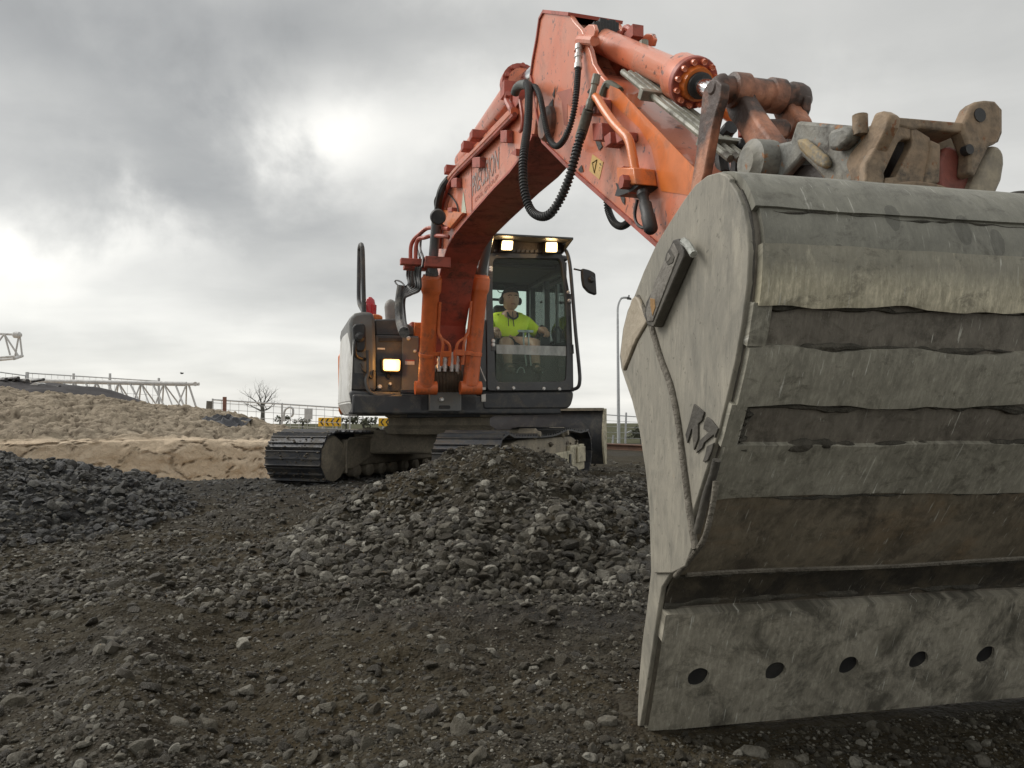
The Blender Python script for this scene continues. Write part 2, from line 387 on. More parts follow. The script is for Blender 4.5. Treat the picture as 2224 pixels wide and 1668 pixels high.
def grid_object(name, X, Y, Z, mat, attrs=None, kind='structure'):
    n, m = X.shape; me = bpy.data.meshes.new(name); co = np.stack([X, Y, Z], -1).reshape(-1, 3)
    idx = np.arange(n * m).reshape(n, m); q = np.stack([idx[:-1, :-1], idx[:-1, 1:], idx[1:, 1:], idx[1:, :-1]], -1).reshape(-1, 4)
    me.vertices.add(n * m); me.vertices.foreach_set('co', co.astype(np.float32).ravel())
    me.loops.add(q.size); me.loops.foreach_set('vertex_index', q.astype(np.int32).ravel())
    me.polygons.add(len(q)); me.polygons.foreach_set('loop_start', np.arange(0, q.size, 4, dtype=np.int32))
    me.polygons.foreach_set('use_smooth', np.ones(len(q), bool)); me.update(calc_edges=True); me.validate()
    for k, a in (attrs or {}).items():
        at = me.attributes.new(k, 'FLOAT', 'POINT'); at.data.foreach_set('value', a.astype(np.float32).ravel())
    me.materials.append(mat); o = place(name, me, None, (0, 0, 0)); o['kind'] = kind; return o
# ground material: gravel, wet patches, grass by what lies where
gm, X, B = newmat('gravel_ground'); P_ = X.n('ShaderNodeTexCoord').outputs['Object']
def attr(X, nme, typ='GEOMETRY'): a = X.n('ShaderNodeAttribute', attribute_name=nme, attribute_type=typ); return a.outputs['Fac']
vo = X.n('ShaderNodeTexVoronoi'); vo.inputs['Scale'].default_value = 30; vo.inputs['Randomness'].default_value = 1
X.link(P_, vo.inputs['Vector'])
v2 = X.n('ShaderNodeTexVoronoi'); v2.inputs['Scale'].default_value = 85; X.link(P_, v2.inputs['Vector'])
sv = X.n('ShaderNodeSeparateColor'); X.link(vo.outputs['Color'], sv.inputs[0]); s2 = X.n('ShaderNodeSeparateColor'); X.link(v2.outputs['Color'], s2.inputs[0])
br = X.mix(X.ramp(X.noise(P_, 1.1, 4, .6), [(.35, 0), (.65, 1)]), (.040, .030, .0155), (.031, .0265, .0165))
c = X.mix(X.m('MULTIPLY', X.ramp(sv.outputs[0], [(.5, 0), (.95, 1)]), .5), br, (.078, .071, .054))
c = X.mix(X.m('MULTIPLY', X.ramp(s2.outputs[1], [(.5, 0), (.95, 1)]), .45), c, (.066, .058, .043))
c = X.mix(X.m('MULTIPLY', X.ramp(X.noise(P_, 6, 6, .7), [(.45, 0), (.7, 1)]), .6), c, (.017, .0135, .009))
c = X.mix(attr(X, 'blue'), c, X.mix(.5, c, (.030, .037, .047)))
wet = attr(X, 'wet'); c = X.mix(X.m('MULTIPLY', wet, .6), c, (.018, .017, .016))
c = X.mix(attr(X, 'grass'), c, X.mix(X.noise(P_, 3, 5, .7), (.03, .036, .014), (.09, .085, .045)))
c = X.mix(attr(X, 'sand'), c, (.33, .25, .16))
X.link(c, B.inputs['Base Color'])
X.link(X.m('SUBTRACT', .88, X.m('MULTIPLY', wet, .38)), B.inputs['Roughness'])
B.inputs['Specular IOR Level'].default_value = .12
bn = X.n('ShaderNodeBump'); bn.inputs['Strength'].default_value = .9; bn.inputs['Distance'].default_value = .012
hh = X.m('ADD', X.m('MULTIPLY', vo.outputs['Distance'], -1.0), X.m('ADD', X.m('MULTIPLY', v2.outputs['Distance'], -.6), X.m('MULTIPLY', X.noise(P_, 120, 3, .6), .5)))
X.link(hh, bn.inputs['Height']); X.link(bn.outputs[0], B.inputs['Normal'])
wetA = np.clip(sst(2.6, 2.95, YY) * sst(3.9, 3.3, YY) * sst(-.30, -.1, fbm(XX, YY, 1.0, 3, 71)) * .9 + .4 * sst(.05, .25, fbm(XX, YY, .7, 3, 77)) + .5 * sst(3.6, 4.6, YY) * sst(9, 7, YY) * sst(.35, 1.0, XX), 0, 1)
blueA = np.clip(heap_l(XX, YY) * 6, 0, 1) + .5 * sst(6, 8, YY) * sst(-.4, -1.4, XX)
tauA = XX / np.maximum(YY, .5)
grassA = sst(15, 19, YY) * sst(-.10, -.2, tauA) * sst(-.3, .1, fbm(XX, YY, 2, 3, 5)) + sst(40, 60, YY)
sandA = sst(10.6, 11.6, YY) * sst(-3.0, -3.8, XX) * sst(20, 16, YY)
ground = grid_object('ground', XX, YY, ZZ, gm, {'wet': wetA, 'blue': np.clip(blueA, 0, 1), 'grass': np.clip(grassA, 0, 1), 'sand': sandA})

# sand bank with a cut face and a cracked, cloddy slope above it
bl = np.linspace(-13, 8.5, 520); bq = np.concatenate([np.linspace(-.25, .62, 90), np.linspace(.64, 6.5, 210), np.linspace(6.6, 17, 24)])
LL, QQ = np.meshgrid(bl, bq, indexing='ij')
crest = np.interp(LL, [-13, -6, -.1, 2, 4.3, 5.4, 6.3, 8.5], [1.6, 1.5, 1.34, 1.18, .88, .52, .42, .3])
zf = np.interp(LL, [-13, 2, 4.5, 6.5, 8.5], [.40, .40, .36, .25, .05]) + .05 * vn(LL / 1.3, QQ * 0, 3)
face = sst(.02, .42, QQ + .10 * fbm(LL, QQ * 2, .5, 3, 61))
rise = np.clip((QQ - .45) / 5.4, 0, 1); rise = rise ** .85
bz = -.30 + (zf + .30) * face + (crest - zf) * rise - .25 * sst(8, 17, QQ)
sx = LL + .10 * fbm(LL, QQ, .35, 2, 81); sy = QQ * 1.15 + .10 * fbm(LL, QQ, .35, 2, 84)
d1, d2, rid, ta_ = cells(sx * .8, sy * 1.7, .42, 91, True); e1, e2, rid2, tb2 = cells(sx * .8, sy * 1.6, .16, 95, True)
slope = sst(.45, .75, QQ) * sst(7.2, 6, QQ)
bz = bz + slope * (.13 * ta_ + .12 * tb2 + .06 * (rid - .4) * sst(.0, .10, d2 - d1) - .06 * sst(.1, .0, d2 - d1) + .07 * (rid2 - .5) * sst(0, .1, e2 - e1) - .03 * sst(.12, 0, e2 - e1) + .12 * fbm(LL, QQ, .6, 5, 33) + .05 * np.abs(fbm(LL, QQ * 1.6, .22, 4, 36)))
fmask = sst(-.2, .05, QQ) * sst(.62, .45, QQ)
c1, c2, crid = cells(LL * .8 + .35 * fbm(LL, bz * 1.5, .5, 4, 7), bz * 1.7 + .3 * fbm(LL, bz * 1.5, .4, 4, 8), .62, 101)
qoff = fmask * (.14 * (crid - .5) * sst(0, .3, c2 - c1) + .07 * sst(.07, 0, c2 - c1) * (crid > .35) + .08 * fbm(LL, bz, .22, 4, 13))
bX = -7.3 + .84 * LL - .542 * (QQ + qoff); bY = 11 + .542 * LL + .84 * (QQ + qoff)
bm_, X, B = newmat('sandy_clay'); P_ = X.n('ShaderNodeTexCoord').outputs['Object']; sl = attr(X, 'slope')
ca = X.mix(X.ramp(X.noise(P_, 1.4, 6, .65, .5), [(.3, 0), (.7, 1)]), (.68, .56, .42), (.58, .455, .32))
cb = X.mix(X.ramp(X.noise(P_, 2.4, 8, .7, .6), [(.3, 0), (.7, 1)]), (.28, .235, .178), (.44, .37, .28))
c = X.mix(sl, ca, cb)
c = X.mix(X.m('MULTIPLY', X.ramp(X.noise(P_, 9, 8, .75, 1.0), [(.56, 0), (.72, 1)]), .5), c, (.15, .12, .088))
c = X.mix(X.m('MULTIPLY', attr(X, 'crack'), .9), c, (.10, .075, .055))
X.link(c, B.inputs['Base Color']); B.inputs['Roughness'].default_value = .9; B.inputs['Specular IOR Level'].default_value = .2
bn = X.n('ShaderNodeBump'); bn.inputs['Strength'].default_value = 1.0; bn.inputs['Distance'].default_value = .06
X.link(X.noise(P_, 14, 8, .7, .6), bn.inputs['Height']); X.link(bn.outputs[0], B.inputs['Normal'])
crk = np.clip(slope * sst(.075, .02, d2 - d1) * sst(.35, .6, rid) + fmask * sst(.05, .015, c2 - c1) * (crid > .86) * .6 + slope * .8 * sst(.12, .03, e2 - e1) * (rid2 > .45), 0, 1)
bank = grid_object('sand_bank', bX, bY, bz, bm_, {'slope': slope, 'crack': crk})
def bank_z(x, y):
    l = .84 * (x + 7.3) + .542 * (y - 11); q = -.542 * (x + 7.3) + .84 * (y - 11)
    i = int(np.clip(np.searchsorted(bl, l), 0, len(bl) - 1)); j = int(np.clip(np.searchsorted(bq, q), 0, len(bq) - 1)); return float(bz[i, j])

# ------------------------------------------------------------------ loose stones and gravel
def rock_mesh(name, seed, sub, flat=1.0):
    rg = np.random.default_rng(seed); bm = bmesh.new(); bmesh.ops.create_icosphere(bm, subdivisions=sub, radius=1.0)
    V = np.array([v.co[:] for v in bm.verts])
    for _ in range(9):
        n = rg.normal(size=3); n /= np.linalg.norm(n); d = rg.uniform(.42, .88); s = V @ n; V = V - np.outer(np.clip(s - d, 0, None), n) * .92
    V *= np.array([rg.uniform(.8, 1.25), rg.uniform(.75, 1.1), rg.uniform(.5, .85) * flat])
    for i, v in enumerate(bm.verts): v.co = Vector(V[i]) * (1 + .05 * mnoise.noise(Vector(V[i]) * 2.2 + Vector((seed, 0, 0))))
    me = bpy.data.meshes.new(name); bm.to_mesh(me); bm.free()
    me.polygons.foreach_set('use_smooth', [True] * len(me.polygons)); me.set_sharp_from_angle(angle=math.radians(24)); me.materials.append(STONE); return me
STONE, X, B = newmat('gravel_stone'); P_ = X.n('ShaderNodeTexCoord').outputs['Object']
oi = X.n('ShaderNodeObjectInfo'); rnd = oi.outputs['Random']
tint = attr(X, 'tint', 'INSTANCER')
cr = X.n('ShaderNodeValToRGB'); e = cr.color_ramp.elements
for _ in range(3): e.new(.5)
for q, (p, cc) in zip(e, ((0, (.023, .0195, .012)), (.4, (.052, .0445, .030)), (.66, (.11, .10, .075)), (.89, (.20, .188, .155)), (1, (.40, .385, .33)))): q.position = p; q.color = (*cc, 1)
X.link(rnd, cr.inputs[0]); c = cr.outputs[0]
blu = X.mix(.62, c, (.032, .039, .050)); c = X.mix(tint, c, blu)
c = X.mix(X.m('MULTIPLY', X.ramp(X.noise(P_, 1.7, 5, .7), [(.42, 0), (.66, 1)]), .72), c, X.mix(tint, (.038, .029, .016), (.020, .022, .025)))
c = X.mix(X.m('MULTIPLY', X.ramp(X.noise(P_, 7, 4, .7), [(.55, 0), (.7, 1)]), .35), c, (.26, .25, .225))
X.link(c, B.inputs['Base Color']); X.link(X.m('ADD', X.m('MULTIPLY', rnd, .35), .40), B.inputs['Roughness']); B.inputs['Specular IOR Level'].default_value = .26
bn = X.n('ShaderNodeBump'); bn.inputs['Strength'].default_value = .5; bn.inputs['Distance'].default_value = .12
X.link(X.noise(P_, 5, 5, .65), bn.inputs['Height']); X.link(bn.outputs[0], B.inputs['Normal'])
rocks = [rock_mesh('stone', 100 + k, 2) for k in range(14)]
rocks_hi = [rock_mesh('stone', 100 + k, 3) for k in range(14)]
protos = bpy.data.collections.new('pebble_kinds')
for k, me in enumerate(rocks): protos.objects.link(bpy.data.objects.new('pebble', me))
def sample(n, y0, y1, power, tmax):
    u = RNG.random(n); e = 1 - power; Y = (y0 ** e + u * (y1 ** e - y0 ** e)) ** (1 / e)
    return (RNG.random(n) * 2 - 1) * tmax * Y + .0, Y
gx, gy = [], []; gr = []; gt = []
def addg(x, y, r, t): gx.append(x); gy.append(y); gr.append(r); gt.append(t)
x, y = sample(60000, .95, 12, 1.75, .92); k = (RNG.random(len(x)) < np.where(y < 3.6, .42, 1)); x, y = x[k], y[k]
addg(x, y, np.clip(np.exp(RNG.normal(np.log(.0036 + .0012 * y), .55, len(x))), .0022, .040), np.clip(.6 * sst(5.5, 8, y) * sst(0, -1.5, x) + RNG.random(len(x)) * .25, 0, 1))
x, y = sample(75000, .95, 4.2, 2.1, .92)
addg(x, y, np.clip(np.exp(RNG.normal(np.log(.0031), .38, len(x))), .0018, .008), RNG.random(len(x)) * .2)
x, y = sample(42000, 3.0, 11, 1.2, .92)
addg(x, y, np.clip(np.exp(RNG.normal(np.log(.011), .45, len(x))), .005, .04), np.clip(.7 * sst(5.5, 8, y) * sst(0, -1.5, x) + RNG.random(len(x)) * .25, 0, 1))
x, y = sample(620, 1.15, 3.6, 1.5, .85)   # scattered cobbles in the foreground
addg(x, y, np.clip(np.exp(RNG.normal(np.log(.019), .28, len(x))), .010, .034), RNG.random(len(x)) * .2)
x = RNG.uniform(-7.5, -2.2, 26000); y = RNG.uniform(2.9, 8.6, 26000); k = heap_l(x, y) > .015; x, y = x[k], y[k]
addg(x, y, np.clip(np.exp(RNG.normal(np.log(.023), .38, len(x))), .012, .060), np.clip(.7 + RNG.random(len(x)) * .3, 0, 1))
x = RNG.uniform(-1.8, 2.0, 26000); y = RNG.uniform(3.2, 7.0, 26000); h_ = heap_c(x, y)
k = (h_ > .01) & (RNG.random(len(x)) < np.clip(1.25 - 1.5 * h_, .25, 1)); x, y, h_ = x[k], y[k], h_[k]
addg(x, y, np.clip(np.exp(RNG.normal(np.log(.017 * (1.05 - .5 * h_)), .45, len(x))), .007, .052), np.clip(RNG.random(len(x)) * .3 + .35 * sst(.2, 1.2, x), 0, 1))
x = RNG.uniform(-1.6, 1.9, 5200); y = RNG.uniform(3.1, 5.2, 5200); h_ = heap_c(x, y); k = (h_ > .004) & (h_ < .42); x, y = x[k], y[k]
addg(x, y, np.clip(np.exp(RNG.normal(np.log(.027), .30, len(x))), .016, .056), np.clip(RNG.random(len(x)) * .25 + .3 * sst(.2, 1.2, x), 0, 1))
gx, gy, gr, gt = map(np.concatenate, (gx, gy, gr, gt))
def clear_of_machine(x, y, r):
    d = np.stack([x - B0[0], y - B0[1]], -1); s_ = d @ WB[:2]; q_ = d @ FB[:2]
    return ~((s_ > -.03 - r) & (s_ < 1.6) & (q_ > -.22 - r) & (q_ < .03 + r * .8))
k = clear_of_machine(gx, gy, gr); gx, gy, gr, gt = gx[k], gy[k], gr[k], gt[k]
gz = terrain(gx, gy) + gr * RNG.uniform(-.25, .30, len(gx))
rot = np.stack([RNG.normal(0, .45, len(gx)), RNG.normal(0, .45, len(gx)), RNG.uniform(0, 6.283, len(gx))], -1)
shown = (np.abs(gx / gy) < .64) & (gy > 1.25)
hid = (gx / gy > .185) & (gy > 1.7)                    # behind the bucket
rank = np.where(shown & ~hid, gr / gy, 0); top = np.argsort(-rank)[:300]
sel = np.zeros(len(gx), bool); sel[top] = True
zone_lab0 = {'left': ('bluish grey crushed stone lying on the coarse dark stone heap at the left', 'stones of the dark heap at the left'),
            'mound': ('grey rounded stone lying on the gravel mound in front of the tracks', 'stones on the gravel mound'),
            'fore': ('loose grey stone lying on the brown gravel near the camera', 'loose stones in the foreground gravel')}
zone_lab = {'left': zone_lab0['left'], 'mound': ('grey stone on the upper flank of the gravel mound in front of the tracks', 'stones on the gravel mound'),
            'foot': ('grey rounded stone lying at the foot of the gravel mound', 'stones at the foot of the gravel mound'),
            'edge': ('loose stone on the dark gravel near the lower corner of the bucket', 'loose stones near the bucket'),
            'ridge': ('loose stone lying along the low soil ridge at the left of the foreground', 'loose stones on the soil ridge'),
            'near': ('large loose stone on the brown gravel closest to the camera', 'loose stones closest to the camera'),
            'fore': ('small loose stone on the brown gravel between the mound and the nearest stones', 'loose stones in the foreground gravel')}
for i in top:
    X_, Y_ = gx[i], gy[i]; PX = 1112 + 1670 * X_ / Y_
    zn = 'left' if heap_l(X_, Y_) > .01 else 'foot' if Y_ > 3.0 and heap_c(X_, Y_) < .22 else 'mound' if Y_ > 3.0 else 'edge' if PX > 1180 else 'ridge' if PX < 480 else 'near' if Y_ < 1.9 else 'fore'
    j = int(RNG.integers(14)); o = place('stone', rocks_hi[j] if gy[i] < 3 else rocks[j], None, (gx[i], gy[i], gz[i]))
    o.rotation_euler = rot[i]; o.scale = (gr[i],) * 3; o['tint'] = float(gt[i]); tag(o, zone_lab[zn][0], 'stone', zone_lab[zn][1])
px_ = np.stack([gx, gy, gz], -1)[~sel]; me = bpy.data.meshes.new('gravel'); me.vertices.add(len(px_)); me.vertices.foreach_set('co', px_.astype(np.float32).ravel())
for nme, typ, arr in (('rot', 'FLOAT_VECTOR', rot[~sel]), ('scl', 'FLOAT', gr[~sel]), ('tint', 'FLOAT', gt[~sel]), ('pick', 'INT', RNG.integers(0, 14, len(px_)))):
    a = me.attributes.new(nme, typ, 'POINT')
    a.data.foreach_set('vector' if typ == 'FLOAT_VECTOR' else 'value', arr.astype(np.int32 if typ == 'INT' else np.float32).ravel())
gravel = place('gravel', me, None, (0, 0, 0)); gravel['kind'] = 'stuff'; gravel['label'] = 'loose grey gravel covering the ground and the heaps'
ng = bpy.data.node_groups.new('gravel_scatter', 'GeometryNodeTree')
ng.interface.new_socket('Geometry', in_out='INPUT', socket_type='NodeSocketGeometry'); ng.interface.new_socket('Geometry', in_out='OUTPUT', socket_type='NodeSocketGeometry')
gi = ng.nodes.new('NodeGroupInput'); go = ng.nodes.new('NodeGroupOutput'); ip = ng.nodes.new('GeometryNodeInstanceOnPoints')
ci = ng.nodes.new('GeometryNodeCollectionInfo'); ci.inputs[0].default_value = protos; ci.inputs['Separate Children'].default_value = True; ci.inputs['Reset Children'].default_value = True
def nattr(nme, typ): a = ng.nodes.new('GeometryNodeInputNamedAttribute'); a.data_type = typ; a.inputs[0].default_value = nme; return a.outputs[0]
ng.links.new(gi.outputs[0], ip.inputs['Points']); ng.links.new(ci.outputs[0], ip.inputs['Instance']); ip.inputs['Pick Instance'].default_value = True
ng.links.new(nattr('pick', 'INT'), ip.inputs['Instance Index']); ng.links.new(nattr('rot', 'FLOAT_VECTOR'), ip.inputs['Rotation']); ng.links.new(nattr('scl', 'FLOAT'), ip.inputs['Scale'])
ng.links.new(ip.outputs[0], go.inputs[0])
gravel.modifiers.new('scatter', 'NODES').node_group = ng

# ------------------------------------------------------------------ background
def tz(x, y): return float(terrain(np.array([x]), np.array([y]))[0])
# white lattice crane boom lying beyond the bank
cb = thing('crane_boom', at_y(250, 860, 23), 'long white tubular lattice crane boom lying on the ground behind the sand bank', 'crane boom')
def AY(px, py, Y): return at_y(px, py, Y)
top0, top1 = AY(-120, 823, 23.6), AY(405, 834, 22.6)
MB().tube([top0, top1], .065, 12).build('top_chord', WHITEST, cb)
MB().tube([AY(398, 834, 22.62), AY(432, 834, 22.55)], .05, 10).cyl(AY(424, 834, 22.5), AY(424, 834, 22.62), .065, seg=14).build('end_fitting', WHITEST, cb)
lowA0, lowA1 = AY(-120, 885, 23.2), AY(405, 896, 22.2); lowB0, lowB1 = AY(-120, 885, 24.4), AY(430, 898, 23.2)
low = MB(); low.tube([lowA0, lowA1], .045, 8); low.tube([lowB0, lowB1], .045, 8); low.build('lower_chord', WHITEST, cb)
L_ = lambda a, b, t: a + (b - a) * t
nb = 11
for k in range(nb):
    t0, t1, t2 = k / nb, (k + .5) / nb, (k + 1) / nb
    MB().tube([L_(top0, top1, t0), L_(lowA0, lowA1, t1)], .022, 6).tube([L_(lowA0, lowA1, t1), L_(top0, top1, t2)], .022, 6).build('lattice_brace', WHITEST, cb)
    MB().tube([L_(top0, top1, t0), L_(lowB0, lowB1, t1)], .022, 6).tube([L_(lowB0, lowB1, t1), L_(top0, top1, t2)], .022, 6).build('lattice_brace', WHITEST, cb)
    MB().tube([L_(lowA0, lowA1, t1), L_(lowB0, lowB1, t2)], .03, 6).tube([L_(top0, top1, t1), L_(lowA0, lowA1, min(1, t1 + .06))], .03, 6).build('lattice_brace', WHITEST, cb)
MB().tube([AY(410, 836, 22.6), AY(431, 900, 22.5)], .03, 8).build('lattice_brace', WHITEST, cb)
# raised lattice tip at the left
jb = thing('crane_jib', AY(20, 745, 24), 'pale lattice crane jib tip raised above the sand bank', 'crane jib')
J = [AY(-420, 706, 25), AY(44, 727, 24), AY(-420, 806, 25), AY(48, 773, 24), AY(-420, 820, 24), AY(30, 779, 23.4)]
MB().tube([J[0], J[1]], .036, 8).build('top_chord', WHITEST, jb); MB().tube([J[2], J[3]], .036, 8).tube([J[4], J[5]], .036, 8).tube([J[3], J[5]], .05, 8).build('lower_chord', WHITEST, jb)
MB().lathe(AY(28, 727, 23.7), AY(46, 728, 23.7), [(0, .05), (.05, .1), (.2, .1), (.26, .05)], 12).build('tip_sheave', WHITEST, jb)
for a, b in (((41, 728), (33, 772)), ((43, 729), (48, 772)), ((10, 727), (40, 773)), ((10, 727), (22, 771)), ((8, 727), (-30, 778)), ((-50, 724), (-30, 778)), ((-50, 724), (-90, 784)), ((-120, 721), (-90, 784)), ((-120, 721), (-170, 790))):
    MB().tube([AY(*a, 24), AY(*b, 24)], .026, 6).build('lattice_brace', WHITEST, jb)
MB().tube([J[0], AY(-700, 880, 26)], .1, 8).tube([J[2], AY(-700, 880, 26)], .1, 8).build('jib_foot', WHITEST, jb)
# dark soil heap and scrap on the bank crest
n_ = 60; hx = np.linspace(-1, 1, n_); HX, HY = np.meshgrid(hx, hx, indexing='ij')
c_ = AY(40, 850, 20.5)
sh = .95 * np.clip(1 - HX ** 2 - HY ** 2, 0, 1) + .05 + .10 * fbm(HX * 3, HY * 3, .8, 4, 3) * (np.hypot(HX, HY) < .95) - .1
DSOIL = pmat('dark_soil', (.035, .032, .034), .9, var=.3, bump=.6, bscale=18)
bx0 = MB(); bx0.grid([[np.array([c_[0] + 4.4 * HX[i, j], c_[1] + 1.6 * HY[i, j], .9 + .95 * sh[i, j]]) for j in range(n_)] for i in range(n_)])
tag(bx0.build('soil_heap', DSOIL, smooth=60), 'low dark soil heap on the crest of the sand bank under the white boom', 'soil heap')
sc = thing('scrap_steel', AY(40, 820, 20.4), 'tangle of dark steel offcuts lying on the dark soil heap', 'scrap steel')
for a, b, r_ in (((6, 824), (40, 821), .05), ((12, 829), (60, 828), .07), ((30, 838), (130, 841), .06), ((70, 828), (95, 824), .04), ((28, 836), (30, 825), .03), ((-10, 826), (14, 824), .05)):
    MB().tube([AY(*a, 20.4), AY(*b, 20.1)], r_, 6).build('steel_bar', STEELD, sc)
MB().prism([AY(58, 839, 20), AY(76, 830, 20), AY(82, 833, 20), AY(81, 839, 20)], (.05, .3, 0)).build('lug_plate', WHITEST, sc)
# bare tree
BARK = pmat('bare_bark', (.10, .095, .085), .85, bump=.4)
def tree_limbs(mb, p, d, L, r, lev, rg):
    n = 5; pts = [p]; rad = [r]
    for k in range(n):
        d = d + rg.normal(0, .10, 3); d[2] += .03; d /= np.linalg.norm(d); pts.append(pts[-1] + d * L / n); rad.append(r * (1 - .45 * (k + 1) / n))
    mb.tube(pts, r, 5 if lev > 1 else 7, rad)
    if lev >= 5: return
    for k in range(3 if lev < 4 else 2):
        a = rg.normal(0, .62, 3); a[2] = abs(a[2]) * .35 + (.05 if lev < 2 else 0); dd = d * .8 + a; dd /= np.linalg.norm(dd)
        tree_limbs(mb, pts[-1] if k == 0 else pts[3 + (k % 2)], dd, L * rg.uniform(.62, .85), rad[-1] * .75, lev + 1, rg)
tb = AY(570, 915, 46); tr = thing('bare_tree', tb, 'bare leafless spreading tree standing alone beyond the mesh gate', 'tree')
rg = np.random.default_rng(5); mt = MB(); mt.tube([tb - [0, 0, .8], tb + [.02, 0, .55], tb + [-.05, 0, 1.0]], .15, 8, [.19, .12, .11]); mt.build('trunk', BARK, tr)
mc = MB()
for a in ((-.75, .1, .62), (.55, .3, .9), (-.25, -.4, 1.0), (.8, -.2, .30), (-.9, .2, .25), (.1, .4, 1.1)):
    d = np.array(a) / np.linalg.norm(a); tree_limbs(mc, tb + [-.04, 0, .85 if a[2] > .4 else .62], d, .62, .058, 1, rg)
mc.build('branches', BARK, tr)
# mesh gate and fences on the left
def fence_run(name, label, p0, p1, zb, ht, nposts, nw, mat, r=.025, cat='fence', sag=0):
    f_ = thing(name, (p0 + p1) / 2 * [1, 1, 0] + [0, 0, zb], label, cat)
    ns = int(np.linalg.norm((p1 - p0)[:2]) / .22)
    wires = MB()
    for k in range(nw):
        h = ht * (k + .5) / nw; wires.tube([[p0[0], p0[1], p0[2] - ht + h], [p1[0], p1[1], p1[2] - ht + h]], .007, 4)
    for k in range(1, ns):
        q = L_(p0, p1, k / ns); wires.tube([[q[0], q[1], q[2] - ht], q], .006, 4)
    wires.build('wire_mesh', mat, f_)
    for k in range(nposts):
        q = L_(p0, p1, k / (nposts - 1)); MB().tube([[q[0], q[1], q[2] - ht - .3], q + [0, 0, .03]], r, 6).build('post', mat, f_)
    MB().tube([p0, p1], r * .9, 6).build('top_rail', mat, f_); return f_
g_ = fence_run('mesh_gate', 'grey steel mesh gate with rounded top corner behind the sand bank', AY(462, 868, 21), AY(760, 887, 21.5), .5, .85, 3, 5, GALV, cat='gate')
MB().tube(curve([AY(617, 915, 21), AY(618, 893, 21), AY(627, 885, 21), AY(636, 888, 21), AY(636, 900, 21), AY(632, 905, 21)], 5), .03, 6).build('latch_hoop', GALV, g_)
MB().box(AY(670, 899, 21.1), (.11, 0, 0), (0, .01, 0), (0, 0, .15)).build('sign_plate', GALV, g_)
tag(MB().tube([AY(487, 930, 20.6), AY(488, 862, 20.6)], .055, 8).build('timber_post', pmat('reddish_timber', (.17, .085, .065), .8, bump=.2)), 'reddish timber post standing by the mesh gate', 'post')
tag(MB().tube([AY(453, 900, 20.4), AY(455, 871, 20.4)], .08, 8).build('gate_post', BARK), 'short dark gate post at the left end of the mesh gate', 'post')
fence_run('wire_fence', 'thin wire fence with steel posts behind the white crane boom', AY(57, 810, 27), AY(346, 828, 27), .9, 1.0, 2, 3, GALV)
for k, (a, b) in enumerate((((-60, 800), (56, 816)),)):
    fence_run('wire_fence', 'end panel of wire fence running out of view beside the crane jib', AY(*a, 27), AY(*b, 27), .9, 1.0, 2, 3, GALV)
for px, py, lb in ((60, 808, 'leftmost thin steel fence post above the white boom'), (160, 811, 'thin steel fence post between the other posts above the white boom'), (239, 811, 'thick steel fence post above the middle of the white boom'), (345, 821, 'fence post nearest the right end of the white boom')):
    tag(MB().tube([AY(px, 880, 26.8), AY(px, py, 26.8)], .04, 6).build('fence_post', GALV), lb, 'post', 'posts behind the crane boom')
# chevron boards
SGY = pmat('sign_yellow', (.72, .42, .02), .5, var=.05, bump=0); SGB = pmat('sign_black', (.02, .02, .02), .5, bump=0)
def chevrons(px0, px1, py0, py1, Y, lab):
    a, b, c, d = AY(px0, py0, Y), AY(px1, py0, Y), AY(px1, py1, Y), AY(px0, py1, Y); s = thing('chevron_sign', (a + b + c + d) / 4, lab, 'road sign')
    ft = np.array([0, .03, 0]); w = b - a; h = d - a
    MB().prism([a, b, c, d], ft).build('board', SGY, s, bevel=.01)
    for k in range(4):
        o_ = a + w * (.08 + .23 * k); q = lambda u, v: o_ + w * u + h * v - [0, .004, 0]
        MB().prism([q(0, .5), q(.10, .1), q(.17, .1), q(.07, .5), q(.17, .9), q(.10, .9)], (0, .003, 0)).build('chevron', SGB, s)
    MB().tube([L_(d, c, .2), L_(d, c, .2) + [0, 0, -.7]], .03, 6).build('post', GALV, s); MB().tube([L_(d, c, .8), L_(d, c, .8) + [0, 0, -.7]], .03, 6).build('post', GALV, s)
chevrons(691, 741, 907, 926, 22.5, 'yellow chevron board with four black arrows beside the left track')
chevrons(822, 872, 908, 926, 22.5, 'yellow chevron board seen through the gap under the machine body')
BLUEPL = pmat('black_plastic', (.012, .013, .02), .45, var=.3, bump=.5, bscale=25)
# crumpled black plastic on the bank
pb = MB(); base = AY(488, 936, 15.2); Rn = np.random.default_rng(3); rings = []
for i in range(7):
    ring = []
    for k in range(26):
        a = 2 * math.pi * k / 26; rr = (i / 6) * (1 + .55 * vn(np.array([a * 2.1]), np.array([1.0]), 4)[0] * (i > 3))
        X_ = base[0] + .42 * rr * math.cos(a); Y_ = base[1] + .75 * rr * math.sin(a)
        ring.append(np.array([X_, Y_, bank_z(X_, Y_) + .05 + .09 * Rn.random() * (1 - .75 * (i / 6))]))
    rings.append(ring + [ring[0]])
pb.grid(rings); tag(pb.build('plastic_sheet', BLUEPL, smooth=20), 'crumpled black plastic sheet lying on the slope of the sand bank', 'plastic sheet')
